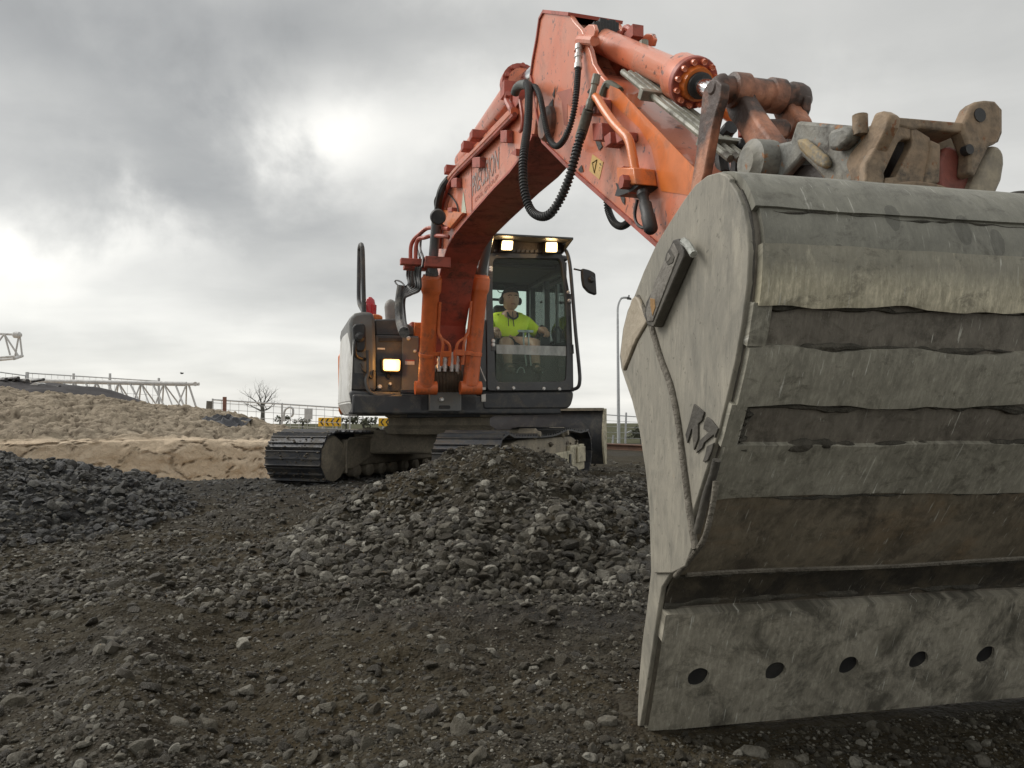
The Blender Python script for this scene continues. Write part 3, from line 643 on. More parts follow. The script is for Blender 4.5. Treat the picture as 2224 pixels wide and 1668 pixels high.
# street lamp and things on the right
lp = thing('street_lamp', AY(1343, 958, 60), 'tall grey street lamp pole with a curved arm beyond the dozer blade', 'street lamp')
q0 = AY(1344, 975, 60)
MB().tube([q0, AY(1342, 760, 60), AY(1341.5, 690, 60)], .12, 10, [.14, .105, .09]).build('pole', GALV, lp)
MB().tube(curve([AY(1341.5, 691, 60), AY(1342, 667, 60), AY(1347, 651, 60), AY(1354, 646.5, 60), AY(1367, 647, 60)], 6), .085, 8).build('arm', GALV, lp)
MB().prism([AY(1363, 644, 59.8), AY(1371, 647, 59.8), AY(1372, 650, 59.8), AY(1363, 649, 59.8)], (0, .35, 0)).tube([AY(1366, 645, 60), AY(1366, 641, 60)], .06, 6).build('lamp_head', DGREY, lp)
l2 = thing('street_lamp', AY(1356, 965, 110), 'small far street lamp with a bent arm behind the wire fence', 'street lamp')
MB().tube([AY(1356, 975, 110), AY(1357, 948, 110)], .12, 6).build('pole', GALV, l2); MB().tube(curve([AY(1357, 949, 110), AY(1362, 940, 110), AY(1372, 936, 110), AY(1385, 936, 110)], 5), .09, 6).build('arm', GALV, l2)
fr = thing('wire_fence', AY(1350, 940, 34), 'wire fence on thin posts to the right of the dozer blade', 'fence')
for px, t_, b_ in ((1360, 896, 968), (1332, 945, 970), (1300, 897, 968), (1430, 905, 970)):
    MB().tube([AY(px - 2, b_, 34), AY(px, t_, 34)], .045, 6).build('post', GALV, fr)
wr = MB()
for k, (ya, yb) in enumerate(((899, 909), (912, 920), (925, 931), (938, 942), (951, 953))): wr.tube([AY(1290, ya, 34), AY(1440, yb, 34)], .022 if k == 0 else .008, 5)
wr.build('wire', GALV, fr)
RUST = pmat('rusty_rail', (.13, .065, .04), .8, dirt=(.07, .04, .03), damt=.4, bump=.3)
a, b = AY(1262, 967, 15.5), AY(1470, 977, 14.0); tag(MB().box((a + b) / 2, (b - a) / 2, (0, .12, 0), (0, 0, .045)).box((a + b) / 2 + [0, 0, .05], (b - a) / 2, (0, .16, 0), (0, 0, .012)).box((a + b) / 2 - [0, 0, .05], (b - a) / 2, (0, .16, 0), (0, 0, .012)).build('steel_beam', RUST, bevel=.005), 'rust brown steel beam lying on the gravel beyond the dozer blade', 'steel beam')
# far bushes
LEAF = pmat('far_foliage', (.085, .09, .06), .8, var=.45, scale=3, bump=0)
def bush(px, py, Y, w, h, n, lab, nm='bush', seed=0):
    rg = np.random.default_rng(seed); b_ = AY(px, py, Y); t_ = thing(nm, b_, lab, 'tree' if 'tree' in nm else 'bush', 'far bushes and trees')
    m = MB(); lobes = [(rg.uniform(-.6, .6) * w, rg.uniform(-.4, .4) * w, h * rg.uniform(.35, .85), rg.uniform(.2, .36) * w) for _ in range(9)]
    for k in range(n):
        l = lobes[rg.integers(9)]; d = rg.normal(size=3); d /= np.linalg.norm(d); p = b_ + np.array([l[0], l[1], l[2]]) + d * l[3] * rg.uniform(.5, 1.1) * np.array([1, 1, .8])
        a = rg.normal(size=3); a /= np.linalg.norm(a); c = np.cross(a, d); c /= np.linalg.norm(c) + 1e-9; s_ = w * rg.uniform(.05, .11)
        m.add([p - a * s_, p + c * s_ * .6, p + a * s_, p - c * s_ * .6], [(0, 1, 2, 3)])
    m.build('crown', LEAF, t_, smooth=0, recalc=False); MB().tube([b_ - [0, 0, .5], b_ + [0, 0, h * .5]], .06 * w, 6).tube([b_ + [0, 0, h * .25], b_ + [w * .3, 0, h * .6]], .03 * w, 5).build('trunk', BARK, t_)
bush(1392, 966, 60, 1.1, 1.6, 700, 'dark spiky bush rising beside the bucket behind the wire fence', 'small_tree', 1)
bush(1372, 967, 75, 1.5, .9, 420, 'low far bush at the foot of the thin fence post', 'bush', 2)
bush(1350, 967, 90, 1.6, .6, 260, 'tiny low bush behind the street lamp pole', 'bush', 3)
bush(608, 918, 26, .45, .2, 200, 'grey weed clump left of the latch hoop of the gate', 'bush', 4)
bush(657, 922, 26, .45, .18, 200, 'grey weed clump under the plate on the gate', 'bush', 5)
bush(790, 924, 25, .6, .25, 300, 'green weed clump under the machine body between the chevron boards', 'bush', 6)
bush(752, 922, 25, .5, .25, 220, 'small weed clump at the right end of the left chevron board', 'bush', 7)
bd = thing('bird', AY(395, 811, 50), 'tiny dark bird flying above the end of the white boom', 'bird')
p = AY(395, 811, 50); MB().lathe(p - [.12, 0, 0], p + [.12, 0, 0], [(0, .01), (.08, .05), (.18, .04), (.24, .01)], 8).build('body', BLACK, bd)
MB().prism([p, p + [-.06, .16, .06], p + [.06, .18, .05]], (0, 0, .01)).prism([p, p + [-.06, -.16, .06], p + [.06, -.18, .05]], (0, 0, .01)).build('wings', BLACK, bd)
# ------------------------------------------------------------------ excavator
EXC = thing('excavator', C0 + np.array([-.2, 1.0, 0]), 'orange tracked excavator with its lamps lit, reaching a wide bucket down to the gravel', 'excavator')
def prV(mb, pts, v0, v1): return mb.prism([PV(x, y, v0) for x, y in pts], (v1 - v0) * RV)
def prU(mb, pts, u0, u1): return mb.prism([PU(x, y, u0) for x, y in pts], (u1 - u0) * FU)
def prM(mb, uz, v0, v1): return mb.prism([M(u, v0, z) for u, z in uz], (v1 - v0) * RV)
z3 = lambda x, y: (840 + x * .36166, y * .36166)          # readings from enlarged views of the photograph
z6 = lambda x, y: (1240 + x * .25316, 20 + y * .25316)
z4 = lambda x, y: (1480 + x * .33757, 140 + y * .33757)
zA = lambda x, y: (730 + x * .24105, 520 + y * .24105)
z1 = lambda x, y: (720 + x * .27125, 480 + y * .27125)
zC = lambda x, y: (1020 + x * .19293, 540 + y * .19293)
# ---- tracks
PHI = math.radians(69); TV = np.array([math.cos(PHI), math.sin(PHI), 0]); NV = np.array([math.sin(PHI), -math.cos(PHI), 0])
TR0 = np.array([-2.22, 8.40, 0]); TL = 2.85; TRr = .270; TRz = .328; TRW = .35
def T(c, l, n, z): return c + l * TV + n * NV + z * ZU
def shoe_mesh():
    m = MB(); h = .086
    prof = [(-h, 0), (-h, .020), (-h + .012, .046), (-h + .024, .020), (-.012, .018), (-.008, .036), (.006, .036), (.012, .018), (h - .022, .018), (h - .012, .030), (h, .026), (h, 0)]
    m.loft([(-TRW, a, b) for a, b in prof], [(TRW, a, b) for a, b in prof])
    me = bpy.data.meshes.new('track_shoe'); me.from_pydata(m.v, [], m.f); bm = bmesh.new(); bm.from_mesh(me); bmesh.ops.recalc_face_normals(bm, faces=bm.faces); bm.to_mesh(me); bm.free()
    me.materials.append(STEELD); return me
SHOE = shoe_mesh()
def track(c, label, sag):
    path = []
    for a in np.linspace(-90, -270, 22): path.append((TRr * math.cos(math.radians(a)), TRz + TRr * math.sin(math.radians(a))))
    for t in np.linspace(.06, .94, 14): path.append((TL * t, TRz + TRr - sag(t)))
    for a in np.linspace(90, -90, 22): path.append((TL + TRr * math.cos(math.radians(a)), TRz + TRr * math.sin(math.radians(a))))
    for t in np.linspace(.94, .06, 14): path.append((TL * t, TRz - TRr))
    P = resample(path + [path[0]], .1715); P = P[:-1]
    fr = MB()                                             # track frame
    for n0, n1 in ((-.26, .30),):
        pr = [(.22, .50), (.45, .53), (TL - .5, .53), (TL - .2, .46), (TL - .15, .26), (TL - .5, .22), (.5, .22), (.25, .30)]
        fr.prism([T(c, l, n0, z) for l, z in pr], (n1 - n0) * NV)
    tr = fr.build('track', MUDST, EXC, bevel=.02, label=label)
    core = MB()
    for k in range(len(P)):
        a = P[k]; b = P[(k + 1) % len(P)]; mid_ = (a + b) / 2; d = (b - a) / np.linalg.norm(b - a); nn = np.array([d[1], -d[0]])
        ctr = np.array([min(max(mid_[0], 0), TL), TRz]); sg = 1 if (mid_ - ctr) @ nn > 0 else -1
        for s_ in (-.10, .10):
            p = T(c, mid_[0] - sg * nn[0] * .036, s_, mid_[1] - sg * nn[1] * .036)
            core.box(p, d[0] * TV * .092 + d[1] * ZU * .092, NV * .028, (nn[0] * TV + nn[1] * ZU) * .038)
    core.build('track_chain', STEELD, tr)
    first = None
    for k in range(len(P)):
        a = P[k]; b = P[(k + 1) % len(P)]; mid_ = (a + b) / 2; d = (b - a) / np.linalg.norm(b - a)
        d3 = d[0] * TV + d[1] * ZU; nrm = np.cross(NV, d3)
        if nrm @ ((mid_[0] - TL / 2) * TV * .0 + (mid_[1] - TRz) * ZU + (min(mid_[0], 0) + max(mid_[0] - TL, 0)) * TV) < 0: nrm = -nrm; d3 = -d3
        w = Matrix([[*np.stack([NV, d3, nrm], 1)[i], T(c, mid_[0], 0, mid_[1])[i]] for i in range(3)] + [[0, 0, 0, 1]])
        if first is None:
            first = place('track_shoe', SHOE, tr, (0, 0, 0)); first.matrix_basis = Matrix.Translation(-Vector(WP[tr.name])) @ w
        else: share(first, tr, w)
    wh = MB()
    for l, zc, r in ((.02, TRz, .215), (TL - .02, TRz, .2)):
        wh = MB(); wh.lathe(T(c, l, -.06, zc), T(c, l, .09, zc), [(0, r - .03), (.02, r), (.13, r), (.15, r - .03)], 28); wh.lathe(T(c, l, .08, zc), T(c, l, .15, zc), [(0, .11), (.05, .10), (.07, .06)], 18)
        wh.build('idler' if l < 1 else 'sprocket', MUDST, tr)
    for l in (.55, .83, 1.11, 1.39, 1.67, 1.95, 2.23):
        MB().lathe(T(c, l, -.16, .165), T(c, l, .30, .165), [(0, .05), (.03, .085), (.13, .085), (.15, .06), (.31, .06), (.33, .085), (.43, .085), (.46, .05)], 16).build('roller', MUDST, tr)
    for l in (.95, 2.0):
        MB().lathe(T(c, l, -.10, .585), T(c, l, .36, .585), [(0, .045), (.2, .05), (.22, .065), (.40, .065), (.42, .04), (.46, .03)], 16).build('carrier_roller', MUDST, tr)
    return tr
trA = track(TR0, 'crawler track in full view under the engine side', lambda t: .03 * math.sin(t * math.pi))
TRB = TR0 + 1.99 * NV
trB = track(TRB, 'crawler track under the cab, half hidden behind the gravel mound', lambda t: .035 - .06 * math.exp(-((t - .72) / .14) ** 2) + .02 * math.sin(t * math.pi))
# round dirty cover on the near end of the engine-side track, and the frame step
m = MB(); m.lathe(T(TR0, .0, .20, TRz - .01), T(TR0, .0, .33, TRz - .01), [(0, .255), (.10, .255), (.125, .235), (.13, .20)], 32)
m.build('idler_cover', MUDST, trA)
m = MB(); m.prism([T(TR0, l, .27, z) for l, z in ((.22, .52), (.5, .55), (1.9, .56), (1.9, .38), (1.2, .36), (.75, .30), (.42, .20), (.22, .20))], .05 * NV); m.build('side_plate', MUDST, trA, bevel=.01)
m = MB(); m.tube([T(TR0, .24, .33, .16), T(TR0, .24, .33, .50), T(TR0, .3, .33, .535), T(TR0, 2.0, .33, .56)], .014, 6); m.build('edge_bar', MUDST, trA)
# cream-painted side frame of the other track
m = MB(); m.prism([T(TRB, l, .30, z) for l, z in ((.9, .34), (2.1, .36), (2.1, .42), (2.72, .43), (2.72, .10), (.9, .10))], .06 * NV); m.build('side_frame', CREAM, trB, bevel=.012)
m = MB(); m.box(T(TRB, 2.05, .365, .25), TV * .035, NV * .008, ZU * .07); m.build('frame_slot', BLACK, trB)
m = MB(); m.box(T(TRB, 2.5, .375, .30), TV * .17, NV * .015, ZU * .10); m.build('frame_pad', CREAM, trB, bevel=.01)
# mud and stones dropped on the track frames
rg = np.random.default_rng(8); m = MB()
for k in range(90):
    cc, l = (TRB, rg.uniform(.9, 2.6)) if k % 3 else (TR0, rg.uniform(.5, 2.2)); p = T(cc, l, rg.uniform(.16, .34), .45 + .10 * (cc is TR0) + rg.uniform(-.03, .02)); r_ = rg.uniform(.012, .04)
    q = [p + r_ * v / np.linalg.norm(v) * rg.uniform(.7, 1.2) for v in (np.array(t_) for t_ in ((1, 0, 0), (-1, 0, 0), (0, 1, 0), (0, -1, 0), (0, 0, 1), (0, 0, -1)))]
    m.add(q, [(0, 2, 4), (2, 1, 4), (1, 3, 4), (3, 0, 4), (2, 0, 5), (1, 2, 5), (3, 1, 5), (0, 3, 5)])
o = m.build('track_mud', pmat('track_mud', (.10, .085, .065), .9, var=.4, bump=.4), EXC, smooth=0); o['kind'] = 'stuff'
m = MB()
for k in range(170):
    an = math.radians(rg.uniform(95, 262)); rr_ = TRr + rg.uniform(.004, .022); p = T(TR0, rr_ * math.cos(an), rg.uniform(-.34, .34), TRz + rr_ * math.sin(an)); r_ = rg.uniform(.006, .022) * (1.5 if an > 3.6 else 1)
    q = [p + r_ * np.array(t_) * rg.uniform(.6, 1.2) for t_ in ((1, 0, 0), (-1, 0, 0), (0, 1, 0), (0, -1, 0), (0, 0, .7), (0, 0, -.7))]
    m.add(q, [(0, 2, 4), (2, 1, 4), (1, 3, 4), (3, 0, 4), (2, 0, 5), (1, 2, 5), (3, 1, 5), (0, 3, 5)])
o = m.build('shoe_mud', bpy.data.materials['track_mud'], trA, smooth=0); o['kind'] = 'stuff'
# ---- undercarriage, slewing ring, dozer blade
UC = TR0 + .995 * NV + 1.40 * TV
m = MB(); m.prism([UC + a * NV + b * TV + .34 * ZU for a, b in ((-.85, -.75), (-.35, -.45), (.35, -.45), (.85, -.75), (.85, .75), (.35, .45), (-.35, .45), (-.85, .75))], (0, 0, .28)); m.build('undercarriage_frame', MUDST, EXC, bevel=.03)
SW = M(-1.12, .16, 0)
MB().lathe(SW + [0, 0, .58], SW + [0, 0, .84], [(0, .62), (.06, .66), (.10, .60), (.18, .60), (.20, .64), (.26, .64)], 48).build('slewing_ring', MUDST, EXC)
BLC = UC + (TL / 2 + .62) * TV
rows_ = []
for k in range(9):
    t_ = k / 8; z = .12 + .78 * t_; off = -.10 * math.sin(t_ * math.pi)      # concave away from the machine
    rows_.append([BLC + (.10 + off) * TV + a * NV + z * ZU for a in (-1.42, 1.42)])
m = MB()
f_ = [r[0] for r in rows_] + [r[0] + .05 * TV for r in rows_[::-1]]; m.prism(f_, 2.84 * NV)
bl_ = m.build('dozer_blade', CHAR, EXC, smooth=50)
m = MB()
for a in (-1.43, 1.41): m.prism([r[0] * 0 + BLC + a * NV + ((r[0] - BLC) @ TV - .03) * TV + r[0][2] * ZU for r in rows_] + [BLC + a * NV + .16 * TV + z * ZU for z in (.90, .12)], .025 * NV)
m.build('blade_end_plate', CREAM, bl_)
m = MB(); m.prism([BLC + (-1.40) * NV + .02 * TV + .87 * ZU, BLC + (-1.40) * NV + .15 * TV + .87 * ZU, BLC + (-1.40) * NV + .15 * TV + .91 * ZU, BLC + (-1.40) * NV + .02 * TV + .91 * ZU], 2.8 * NV); m.build('blade_top_rail', MUDST, bl_)
m = MB()
for a in (-.45, .45): m.prism([UC + (a - .06) * NV + 1.2 * TV + .30 * ZU, UC + (a + .06) * NV + 1.2 * TV + .30 * ZU, BLC + (a + .06) * NV + .08 * TV + .30 * ZU, BLC + (a - .06) * NV + .08 * TV + .30 * ZU], (0, 0, .18))
m.build('blade_arm', MUDST, bl_, bevel=.01)
# ---- revolving deck, engine side
m = MB(); m.ubox(-1.9, -.02, -.95, 1.3, .80, 1.0); m.build('deck_frame', CHAR, EXC, bevel=.02)
def side(pts, u0, u1, mat, name, bevel=.02, r=None, parent=EXC): 
    m = MB(); prU(m, rounded(pts, r) if r else pts, u0, u1); return m.build(name, mat, parent, bevel=bevel)
side([zA(120, 1360), zA(600, 1375), zA(765, 1375), zA(752, 1530), zA(600, 1560), zA(190, 1530), zA(140, 1480)], -.06, -.75, CHAR, 'deck_skirt', .03)
side([zA(585, 1385), zA(765, 1385), zA(752, 1532), zA(590, 1528)], -.03, -.2, MGREY, 'step_box', .015)
side([zA(585, 1352), zA(768, 1352), zA(768, 1384), zA(585, 1384)], .0, -.2, CHAR, 'step_plate', .006)
# counterweight: rounded white side with an orange lower edge
cwv = [(-.10, -.955), (-.2, -.985), (-.4, -1.0), (-.9, -1.015), (-1.5, -1.0), (-2.0, -.86), (-2.25, -.4), (-2.3, .2), (-2.2, .8), (-1.9, 1.2), (-1.6, 1.3), (-1.6, -.9)]
m = MB(); m.loft([M(u, v, .92) for u, v in cwv], [M(u, v * .98, 1.68) for u, v in cwv]); m.build('side_panel', WHITEP, EXC, bevel=.05, bseg=3)
m = MB(); m.loft([M(u, v * .93, .79) for u, v in cwv], [M(u, v + (-.004 if v < 0 else .006), .925) for u, v in cwv]); m.build('panel_foot', WHITEP, EXC, bevel=.02)
m = MB(); m.loft([M(u, v * 1.0, .80) for u, v in cwv[4:-1]], [M(u, v * 1.015, 1.55) for u, v in cwv[4:-1]]); m.build('counterweight', ORANGE2, EXC, bevel=.05)
# grey front column and the engine housing
side([zA(118, 760), zA(128, 700), zA(170, 662), zA(240, 650), zA(330, 655), zA(350, 720), zA(360, 1000), zA(360, 1370), zA(142, 1360), zA(140, 1100)], -.12, -1.5, MGREY, 'engine_cover', .035)
side([zA(142, 1200), zA(280, 1205), zA(280, 1358), zA(142, 1355)], -.115, -.3, CHAR, 'lower_cover', .01)
side([zA(345, 718), zA(565, 715), zA(700, 790), zA(700, 870), zA(352, 870)], -.25, -1.6, DGREY, 'engine_hood', .02)
side([zA(352, 860), zA(745, 870), zA(752, 1372), zA(355, 1372)], -.20, -.9, DGREY, 'front_panel', .012)
side([zA(596, 875), zA(742, 880), zA(750, 1370), zA(590, 1366)], -.185, -.3, MGREY, 'valve_cover', .008)
side([zA(385, 884), zA(610, 886), zA(625, 920), zA(385, 922)], -.19, -.3, BLACK, 'vent_slot', .004)
side([zA(365, 1370), zA(365, 1215), zA(588, 1215), zA(588, 1368)], -.193, -.3, CHAR, 'kick_plate', .006)
for px, py, r in ((392, 1328, .026), (487, 1302, .018), (725, 1300, .026), (725, 1335, .026), (495, 1400, .018), (528, 1400, .018), (711, 1005, .018), (850, 1382, .018), (952, 1442, .024), (654, 890, .022)):
    p = PU(*zA(px, py), -.17 if px < 800 else .05); MB().lathe(p - FU * .02, p + FU * .02, [(0, r), (.025, r), (.04, r * .6)], 12).build('bolt', BOLTM, EXC)
DEC = pmat('decal_white', (.62, .6, .56), .6, bump=0, dirt=(.3, .28, .25), damt=.3)
dc = side([zA(620, 1084), zA(706, 1086), zA(706, 1130), zA(620, 1128)], -.176, -.186, DEC, 'warning_decal', 0)
side([zA(621, 1084), zA(706, 1086), zA(706, 1097), zA(621, 1095)], -.174, -.178, REDP, 'decal_stripe', 0, parent=dc)
side([zA(372, 975), zA(440, 978), zA(440, 992), zA(372, 990)], -.192, -.2, DEC, 'small_decal', 0)
# work lamp
lpt = bpy.data.lights.new('work_lamp_light', 'POINT'); lpt.energy = 1.9; lpt.color = (1, .45, .10); lpt.shadow_soft_size = .04; lo_ = bpy.data.objects.new('work_lamp_light', lpt); COL.objects.link(lo_); lo_.location = Vector(PU(*zA(500, 1130), -.02))
wl = side(rounded([zA(405, 1062), zA(592, 1068), zA(588, 1200), zA(410, 1196)], 8), -.10, -.2, BLACK, 'work_lamp', .01)
side(rounded([zA(424, 1078), zA(578, 1082), zA(574, 1186), zA(426, 1182)], 5), -.088, -.102, LAMPM, 'lens', .004, parent=wl)
m = MB(); m.tube([PU(*zA(470, 1200), -.15), PU(*zA(470, 1240), -.18)], .02, 8); m.build('bracket', BLACK, wl)
# mirror on the left corner with its stay
mi = side(rounded([zA(148, 790), zA(170, 762), zA(265, 752), zA(272, 1005), zA(190, 1015), zA(160, 960)], 12), .02, -.05, BLACK, 'mirror', .015)
m = MB(); p = PU(*zA(215, 880), .03); m.lathe(p - FU * .02, p + FU * .03, [(0, .05), (.03, .05), (.05, .025)], 14); m.build('mirror_boss', BLACK, mi)
MB().tube(curve([PU(*zA(175, 885), .0), PU(*zA(168, 960), .02), PU(*zA(172, 1035), .0), PU(*zA(200, 1065), -.05), PU(*zA(260, 1080), -.11)], 6), .018, 8).build('mirror_arm', BLACK, mi)
m = MB(); m.tube(curve([PU(*zA(285, 1000), -.08), PU(*zA(290, 1180), -.08), PU(*zA(270, 1280), -.06), PU(*zA(300, 1370), -.04), PU(*zA(370, 1405), -.04), PU(*zA(450, 1405), -.04), PU(*zA(530, 1400), -.05)], 6), .02, 8); m.build('hand_rail', DGREY, EXC)
m = MB(); m.tube(curve([PU(*zA(215, 1120), -.09), PU(*zA(240, 1180), -.06), PU(*zA(285, 1210), -.08), PU(*zA(320, 1250), -.09), PU(*zA(340, 1180), -.1)], 6), .013, 6); m.build('cable', BLACK, EXC)
m = MB(); m.tube(curve([PU(*zA(260, 745), -.3), PU(*zA(250, 600), -.3), PU(*zA(240, 150), -.3), PU(*zA(232, 60), -.32), PU(*zA(222, 48), -.45), PU(*zA(212, 75), -.75), PU(*zA(208, 150), -.8), PU(*zA(204, 480), -.8), PU(*zA(210, 575), -.75), PU(*zA(235, 630), -.6), PU(*zA(250, 655), -.4)], 6), .024, 10); m.build('grab_rail', CHAR, EXC)
# beacon, exhaust, pieces on the hood
m = MB(); p = PU(*zA(305, 640), -.8); m.lathe(p - ZU * .1, p + ZU * .15, [(0, .07), (.16, .075), (.17, .06), (.22, .05), (.25, .02)], 18); m.build('beacon', pmat('beacon_red', (.45, .03, .04), .25, bump=0, var=.05), EXC)
side([zA(330, 668), zA(385, 675), zA(420, 690), zA(420, 725), zA(335, 725)], -.5, -1.0, ORANGE2, 'filler_cover', .015)
a, b = PU(*zA(502, 725), -1.0), PU(*zA(488, 540), -1.0); r_ = .075; Lx = np.linalg.norm(b - a)
m = MB(); m.lathe(a, b, [(0, r_ * 1.05), (.02, r_), (Lx * .62, r_), (Lx * .78, r_ * .88), (Lx * .9, r_ * .66), (Lx * .97, r_ * .35), (Lx, .01)], 20); m.build('exhaust_pipe', pmat('exhaust_grey', (.20, .195, .18), .55, bump=.05), EXC)
side([(900, 700), (921, 700), (921, 735), (900, 735)], -.45, -.8, ORANGE2, 'boom_foot_bracket', .01)
side([(893, 698), (928, 703), (930, 760), (893, 758)], -.5, -1.2, REDP, 'oil_tank', .015)
# ---- machine front between the cylinders
side([zA(840, 1370), zA(1130, 1370), zA(1130, 1550), zA(840, 1550)], .03, -.5, MGREY, 'tow_plate', .012)
side(rounded([zA(925, 1495), zA(1030, 1495), zA(1030, 1528), zA(925, 1528)], 4), .033, .02, BLACK, 'tow_slot', .002)
side([zA(752, 1330), zA(850, 1330), zA(840, 1550), zA(752, 1550)], -.02, -.5, CHAR, 'deck_cheek', .01)
side([zA(1130, 1365), zA(1265, 1380), zA(1270, 1545), zA(1130, 1545)], -.02, -.5, CHAR, 'deck_cheek', .01)
side([zA(640, 1560), zA(1300, 1545), zA(1300, 1600), zA(640, 1610)], -.25, -1.9, CHAR, 'belly_plate', .01)
hb = MB()
for k in range(9):
    x = 880 + k * 28; sgn = (k - 4) / 4
    hb.tube(curve([PU(*zA(985 + sgn * 60, 1120 + abs(sgn) * 40), .0), PU(*zA(x, 1200), .12), PU(*zA(x + 3, 1290), .10), PU(*zA(985 + (x - 985) * .9, 1380), -.02)], 5), .03, 8)
hb.build('hose_bundle', pmat('dirty_hoses', (.055, .042, .03), .8, dirt=(.12, .085, .055), damt=.5, bump=.3), EXC)
for sx in (-1, 1):
    m = MB(); m.tube(curve([PU(*zA(985 + sx * 45, 1105), .1), PU(*zA(985 + sx * 95, 1170), .14), PU(*zA(985 + sx * 125, 1230), .13), PU(*zA(985 + sx * 135, 1290), .1)], 6), .018, 8); m.build('hose', pmat('pale_hose', (.30, .26, .21), .7, bump=.1), EXC)
for px in (930, 980, 1043, 1092):
    a, b = PU(*zA(px, 1095), .16), PU(*zA(px - 2, 1190), .16); m = MB(); m.lathe(b, a, [(0, .02), (.03, .02), (.032, .026), (.07, .026), (.072, .019), (.10, .019), (.102, .025), (.13, .025), (.132, .017), (.2, .017)], 12); m.build('hose_fitting', BOLTM, EXC)
# ---- boom
under = [(942, 705), (949, 656), (956, 602), (964, 567), (975, 534), (991, 506), (1025, 465), (1076, 407), (1111, 371), (1148, 322), (1160, 292)]
pts = [UZ(x, y, -.16) for x, y in under]
BO = [(-.22, 1.10), (.02, 1.12), (.10, 1.45)] + pts + [(3.52, 2.58), (3.53, 2.70), (3.44, 2.80), (2.97, 2.83), (1.95, 2.93), (1.12, 2.99), (.66, 2.92), (.42, 2.78), (.22, 2.45), (.02, 2.0), (-.18, 1.5), (-.28, 1.25)]
m = MB(); prM(m, BO, -.16, .16); boom = m.build('boom', ORANGE, EXC, bevel=.006, smooth=28)
def edge_plate(uz, v0, v1, th):                            # bottom and top cover plates standing a little proud of the sides
    mm = MB(); P = [np.array(p) for p in uz]
    for i in range(len(P) - 1):
        d = P[i + 1] - P[i]; n = np.array([-d[1], d[0]]); n /= np.linalg.norm(n)
    N_ = []
    for i in range(len(P)):
        d = P[min(i + 1, len(P) - 1)] - P[max(i - 1, 0)]; n = np.array([d[1], -d[0]]); N_.append(n / np.linalg.norm(n))
    ring = lambda i: [M(*(P[i] - N_[i] * .004)[:1], v0, (P[i] - N_[i] * .004)[1]), M((P[i] - N_[i] * .004)[0], v1, (P[i] - N_[i] * .004)[1]), M((P[i] + N_[i] * th)[0], v1, (P[i] + N_[i] * th)[1]), M((P[i] + N_[i] * th)[0], v0, (P[i] + N_[i] * th)[1])]
    for i in range(len(P) - 1): mm.loft(ring(i), ring(i + 1))
    return mm
edge_plate([(.08, 1.40)] + pts, -.175, .175, .014).build('under_plate', REDP, boom)  # darker red than the sides: the underside's shade is put into its colour
m = MB(); a, b = M(.27, -.17, 1.865), M(.27, .17, 1.865); m.tube([a + FU * .02, b + FU * .02], .008, 6); m.build('weld_seam', REDP, boom)
# lettering, marks and lugs on the boom side
TXT = pmat('faded_lettering', (.27, .27, .27), .6, bump=0, dirt=(.44, .20, .14), damt=.5, dscale=14); TXT2 = pmat('faded_red_lettering', (.44, .13, .08), .6, bump=0)
PALE = pmat('pale_logo', (.46, .50, .40), .6, bump=0)
def lettering(name, text, p00, p10, p01, mat, parent, th=.0):
    """text filling the box with corners bottom-left, bottom-right, top-left"""
    cu = bpy.data.curves.new(name, 'FONT'); cu.body = text; cu.resolution_u = 2; cu.offset = .014
    ob = bpy.data.objects.new(name, cu); COL.objects.link(ob); dg = bpy.context.evaluated_depsgraph_get(); me = bpy.data.meshes.new_from_object(ob.evaluated_get(dg)); bpy.data.objects.remove(ob)
    V = np.array([v.co[:] for v in me.vertices]); lo, hi = V.min(0), V.max(0); V = (V - lo) / np.maximum(hi - lo, 1e-6)
    p00, p10, p01 = [np.array(p) for p in (p00, p10, p01)]; W_ = p00 + V[:, :1] * (p10 - p00) + V[:, 1:2] * (p01 - p00); c = W_.mean(0)
    me.vertices.foreach_set('co', (W_ - c).astype(np.float32).ravel()); me.materials.clear(); me.materials.append(mat); me.update(); me.name = name
    return place(name, me, parent, c)
lv = -.1635
lettering('lettering', 'PRECISION', M(1.87, lv, 2.565), M(2.68, lv, 2.535), M(1.87, lv, 2.735), TXT, boom)
lettering('small_lettering', 'CIVIL GROUP', M(1.95, lv, 2.49), M(2.66, lv, 2.475), M(1.95, lv, 2.525), TXT2, boom)
m = MB(); m.prism([PV(x, y, lv + .001) for x, y in ((1001, 474), (1006, 415), (1013, 462))], -RV * .001); m.build('logo_mark', PALE, boom)
m = MB(); m.tube([PV(1024, 362, -.162), PV(1025, 464, -.162)], .004, 5); m.build('side_weld', REDP, boom)
for x0, y0, w_, h_ in ((1038, 343, 17, 22), (991, 388, 12, 20), (1101, 285, 14, 26), (983, 452, 9, 9)):
    m = MB(); prV(m, [(x0, y0), (x0 + w_, y0 - 1), (x0 + w_, y0 + h_), (x0, y0 + h_)], -.162, -.21); m.build('pipe_bracket', REDP, boom, bevel=.004)
m = MB(); prV(m, [(1120, 335), (1133, 324), (1133, 340)], -.162, -.20); m.build('gusset', REDP, boom)
m = MB(); prV(m, [(972, 456), (1014, 463), (985, 497), (970, 488)], -.162, -.20); m.build('pin_doubler', ORANGE2, boom, bevel=.006)
p = PV(952, 471, -.33); m = MB(); m.lathe(PV(951, 471, -.43), PV(955, 471, -.16), [(0, .055), (.02, .066), (.27, .066)], 20); m.build('boom_cylinder_pin', BLACK, boom)
